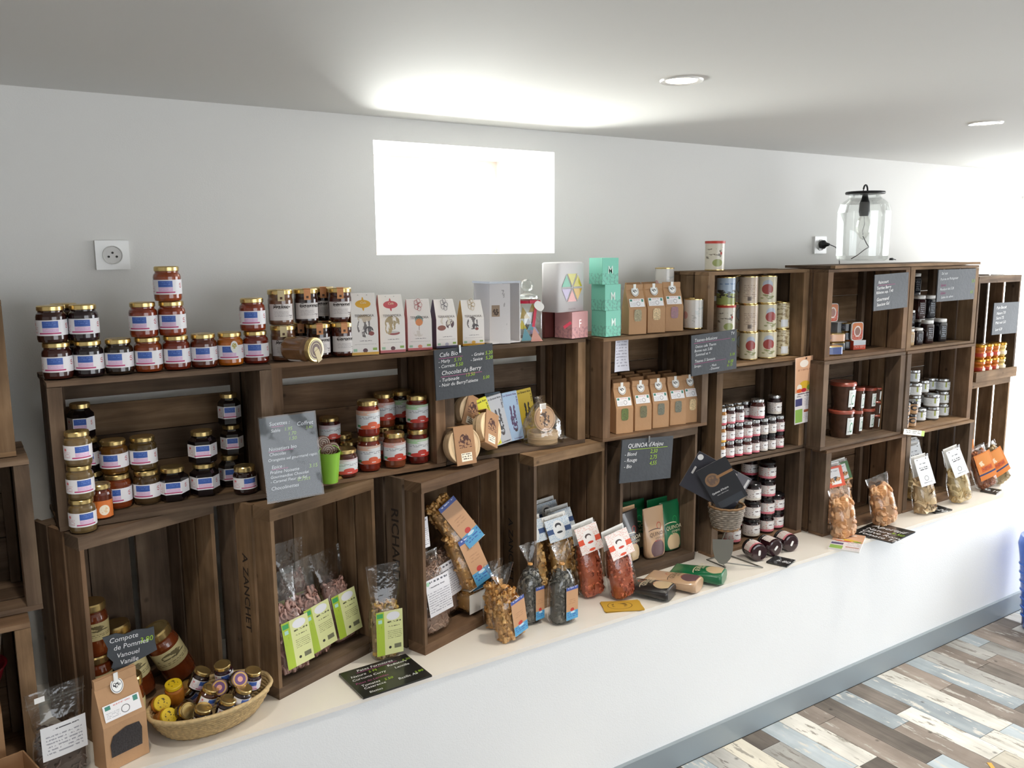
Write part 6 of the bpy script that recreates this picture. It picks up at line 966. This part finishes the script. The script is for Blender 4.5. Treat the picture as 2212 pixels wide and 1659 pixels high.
slate((onY(1340, 951, 2.052), onY(1451, 942, 2.052), onY(1338, 1045, 2.052)), [("QUINOA d'Anjou", .11, .80, .145, CHW), ('_.75', .14, .76, 0, CHG), ('- Blond', .06, .62, .12, CHW), ('2,50', .55, .64, .13, CHG), ('- Rouge', .06, .48, .12, CHW), ('2,75', .55, .50, .13, CHG), ('- Bio', .06, .34, .12, CHW), ('4,55', .55, .36, .13, CHG)], "dark slate reading QUINOA d'Anjou with green prices", rot=0, clip=.5)
slate((onY(1890, 594, 1.985), onY(1963, 588, 1.985), onY(1887, 672, 1.985)), [('Raincourt', .10, .74, .12, CHW), ('_.5', .1, .70, 0, CHP), ('Terrine Berry', .06, .58, .12, CHW), ('Rillettes sup. 7.40', .05, .46, .11, CHW), ('Gourmand', .07, .26, .13, CHW), ('Saucisse Gd', .08, .12, .12, CHW)], 'grey price slate at the joint of the two upper right crates', rot=2)
slate((onY(2028, 583, 1.985), onY(2109, 580, 1.985), onY(2023, 652, 1.985)), [('Sel aux', .08, .84, .12, CHW), ('Poivres de Madagascar', .06, .66, .11, CHW), ('Epices', .08, .47, .12, CHP), ('Mendiant lait 5.20', .06, .34, .11, CHW), ('Safran', .08, .22, .12, CHP), ('Gelee de safran', .10, .09, .11, CHW), ('5.0', .90, .55, .14, CHG), ('6.5', .88, .2, .14, CHG)], 'grey price slate in front of the spice jars, top right', rot=2)
slate((onY(2146, 655, 2.053), onY(2200, 652, 2.053), onY(2142, 724, 2.053)), [('Pain Biscuit', .10, .80, .13, CHW), ('Nature 7.0', .12, .63, .12, CHW), ('Sucre 7.5', .12, .48, .12, CHW), ('Miel noir 5.0', .10, .33, .12, CHW), ('Lot 4.20', .12, .12, .12, CHW)], 'small bluish slate hanging at the far right crate edge', rot=2)
zl = ZL+.0012
slate((onZ(742, 1453, zl+.005), onZ(885, 1409, zl+.005), onZ(784, 1507, zl+.005)), [('Pates Fermieres', .22, .86, .11, CHW), ('_.6', .2, .83, 0, CHP), ('Nature', .08, .70, .10, CHW), ('2.95', .34, .72, .1, CHG), ('Curcuma Curry', .06, .58, .10, CHW), ('Pates de Lentilles', .06, .44, .09, CHP), ('Tomates', .10, .32, .10, CHW), ('Casarecce', .10, .22, .10, CHW), ('3.50', .42, .3, .1, CHG), ('Blettes', .12, .06, .09, CHW), ('Radiatore', .62, .72, .10, CHW), ('4.20', .86, .76, .1, CHG), ('Lentille', .68, .58, .10, CHW), ('Basilic Ail', .58, .18, .10, CHW), ('3.90', .84, .22, .1, CHG)], 'shiny black price slate lying flat on the ledge before the pasta', SLK)
slate((onZ(1838, 1149, zl+.006), onZ(1866, 1124, zl+.006), onZ(1893, 1167, zl+.006)), [], 'x') if 0 else None
slate((onZ(1866, 1122, zl+.006), onZ(1952, 1143, zl+.006), onZ(1838, 1149, zl+.006)), [('Aperitif', .12, .66, .22, CHW), ('Nature', .10, .42, .18, CHW), ('Olive Romarin', .10, .24, .18, CHW), ('Tomate Thym', .10, .06, .18, CHW), ('3.50', .66, .48, .16, CHG)], 'black price slate lying on the ledge edge beside the croutons', SLK)
slate((onZ(1672, 1199, zl+.005), onZ(1716, 1209, zl+.005), onZ(1655, 1213, zl+.005)), [('6.80', .3, .35, .36, CHW)], 'small black slate priced 6.80 beside the lying jars', SLK)
slate((onZ(2008, 1086, zl+.005), onZ(2044, 1097, zl+.005), onZ(1985, 1096, zl+.005)), [('3.20', .3, .35, .4, CHW)], 'small black slate on the ledge between the two chip bags', SLK)
slate((onZ(2130, 1052, zl+.005), onZ(2165, 1058, zl+.005), onZ(2117, 1060, zl+.005)), [('4.10', .2, .3, .4, CHW)], 'small black slate at the far right end of the ledge', SLK)
slate((onZ(2010, 921, ZL+HR+.02), onZ(2062, 915, ZL+HR+.02), onZ(1960, 934, ZL+HR+.02)), [('2.50', .3, .3, .3, CHW)], 'grey slate lying on the shelf before the silver lidded jars', SLK) if 0 else None
# label strip under the silver jars
T, w, h = frame3(onY(1950, 927, 1.99), onY(1995, 932, 1.99), onY(1951, 938, 1.99)); put('label_strip', [P('strip', Me().box(w, .0008, h, PAPER, (w/2, 0, h/2), front=pmat('strip_print', 'e2e0d0', [('r', .85, 0, 1, 1, 'a9c23a'), ('t', .1, .2, .8, .8, '5a5a50', 2, 12)])).done('s'))], T, 'printed label strip on the shelf edge below the silver lidded jars', 'shelf label')
# jagged slate on the compote jars
T, w, h = frame3(onY(197, 1380, 1.975), onY(312, 1362, 1.975), onY(222, 1450, 1.965)); e = Me(); jg = [(0, .93), (.25, 1.0), (.42, .93), (.62, 1.02), (.85, 1.0), (.98, 1.03), (1.0, .6), (1.04, .35), (.78, .2), (.5, .05), (.28, -.12), (.16, .05), (.2, .2), (.08, .4), (.1, .6)]
e.fan([(a*w, 0, b*h) for a, b in jg][::-1], SL); e.fan([(a*w, .005, b*h) for a, b in jg], SL); n = len(jg); b0 = len(e.v)
for a, b in jg: e.v += [Vector((a*w, 0, b*h)), Vector((a*w, .005, b*h))]
for i in range(n): j = (i+1) % n; e.face([b0+2*i, b0+2*j, b0+2*j+1, b0+2*i+1], SL)
tx = Me()
for s, x, z, sz, c in (('Compote', .12, .74, .0155, CHW), ('de Pommes', .20, .52, .0155, CHW), ('Vanouel', .26, .30, .0145, CHW), ('Vanille', .32, .10, .0145, CHW), ('3.80', .70, .62, .0165, CHG)): text(tx, s, x*w, z*h, sz, c, .0012, ang=6)
put('price_slate', [P('slate_plate', e.done('e')), P('chalk_writing', tx.done('t'))], T, 'jagged edged slate reading Compote de Pommes leaning on the compote jars', 'price slate')
# ---------- floor things
BL = mat('blue_plastic', '1f5fc4', .18, coat=.8); e = Me().loft([(0, 0, 0, .10, .10, 4), (0, 0, .01, .115, .115, 4), (0, 0, .34, .15, .14, 4), (0, 0, .40, .165, .15, 3.6), (0, 0, .435, .16, .145, 3.4), (0, 0, .43, .14, .125, 3.4), (0, 0, .30, .13, .12, 4), (0, 0, .02, .10, .09, 4)], 36, BL, cap=(1, 1))
for j in range(7): e.loft([(0, 0, .06+j*.04, .121+.0042*j, .119+.003*j, 4), (0, 0, .066+j*.04, .126+.0042*j, .123+.003*j, 4), (0, 0, .072+j*.04, .121+.0045*j, .119+.0032*j, 4)], 36, BL, cap=(0, 0))
h_ = Me().tube([(-.16, -.02, .40), (-.168, -.03, .36), (-.168, .03, .36), (-.16, .03, .40)], .008, WHITE, 8); put('blue_shopping_basket', [P('basket', e.done('b')), P('white_handle', h_.done('h')), P('paper_sheet', Me().box(.10, .001, .12, mat('pale_sheet', 'c9d3e6', .5), (-.06, .02, .46)).done('p'))], I(3.985, 1.665, .0006), 'glossy blue plastic basket standing at the right end of the low wall', 'basket')
e = Me(); YO = mat('floor_sticker', 'e0a53a', .5)
for a in (50, 170, 290): e.box(.045, .014, .001, YO, (.022, 0, .0012), RZ(a))
put('floor_sticker', [P('arrow', e.done('a'))], I(2.72, 1.275, 0), 'yellow orange arrow sticker on the floor boards', 'sticker')
dp = bpy.data.objects['door_pane'] if 'door_pane' in bpy.data.objects else None
for i, (v, c) in enumerate(((808, '4aa3d9'), (820, '2a9a8a'), (832, 'b08ab8'))):
    p = onY(2174, v, 2.775); put('door_sticker', [P('sticker', Me().box(.05, .001, .016, mat('st_'+c, c, .5), (0, 0, 0)).done('s'))], I(p.x, 2.7745, p.z), f'small {["blue", "teal", "lilac"][i]} sticker on the glass door, {["top", "middle", "bottom"][i]} of three', 'sticker')
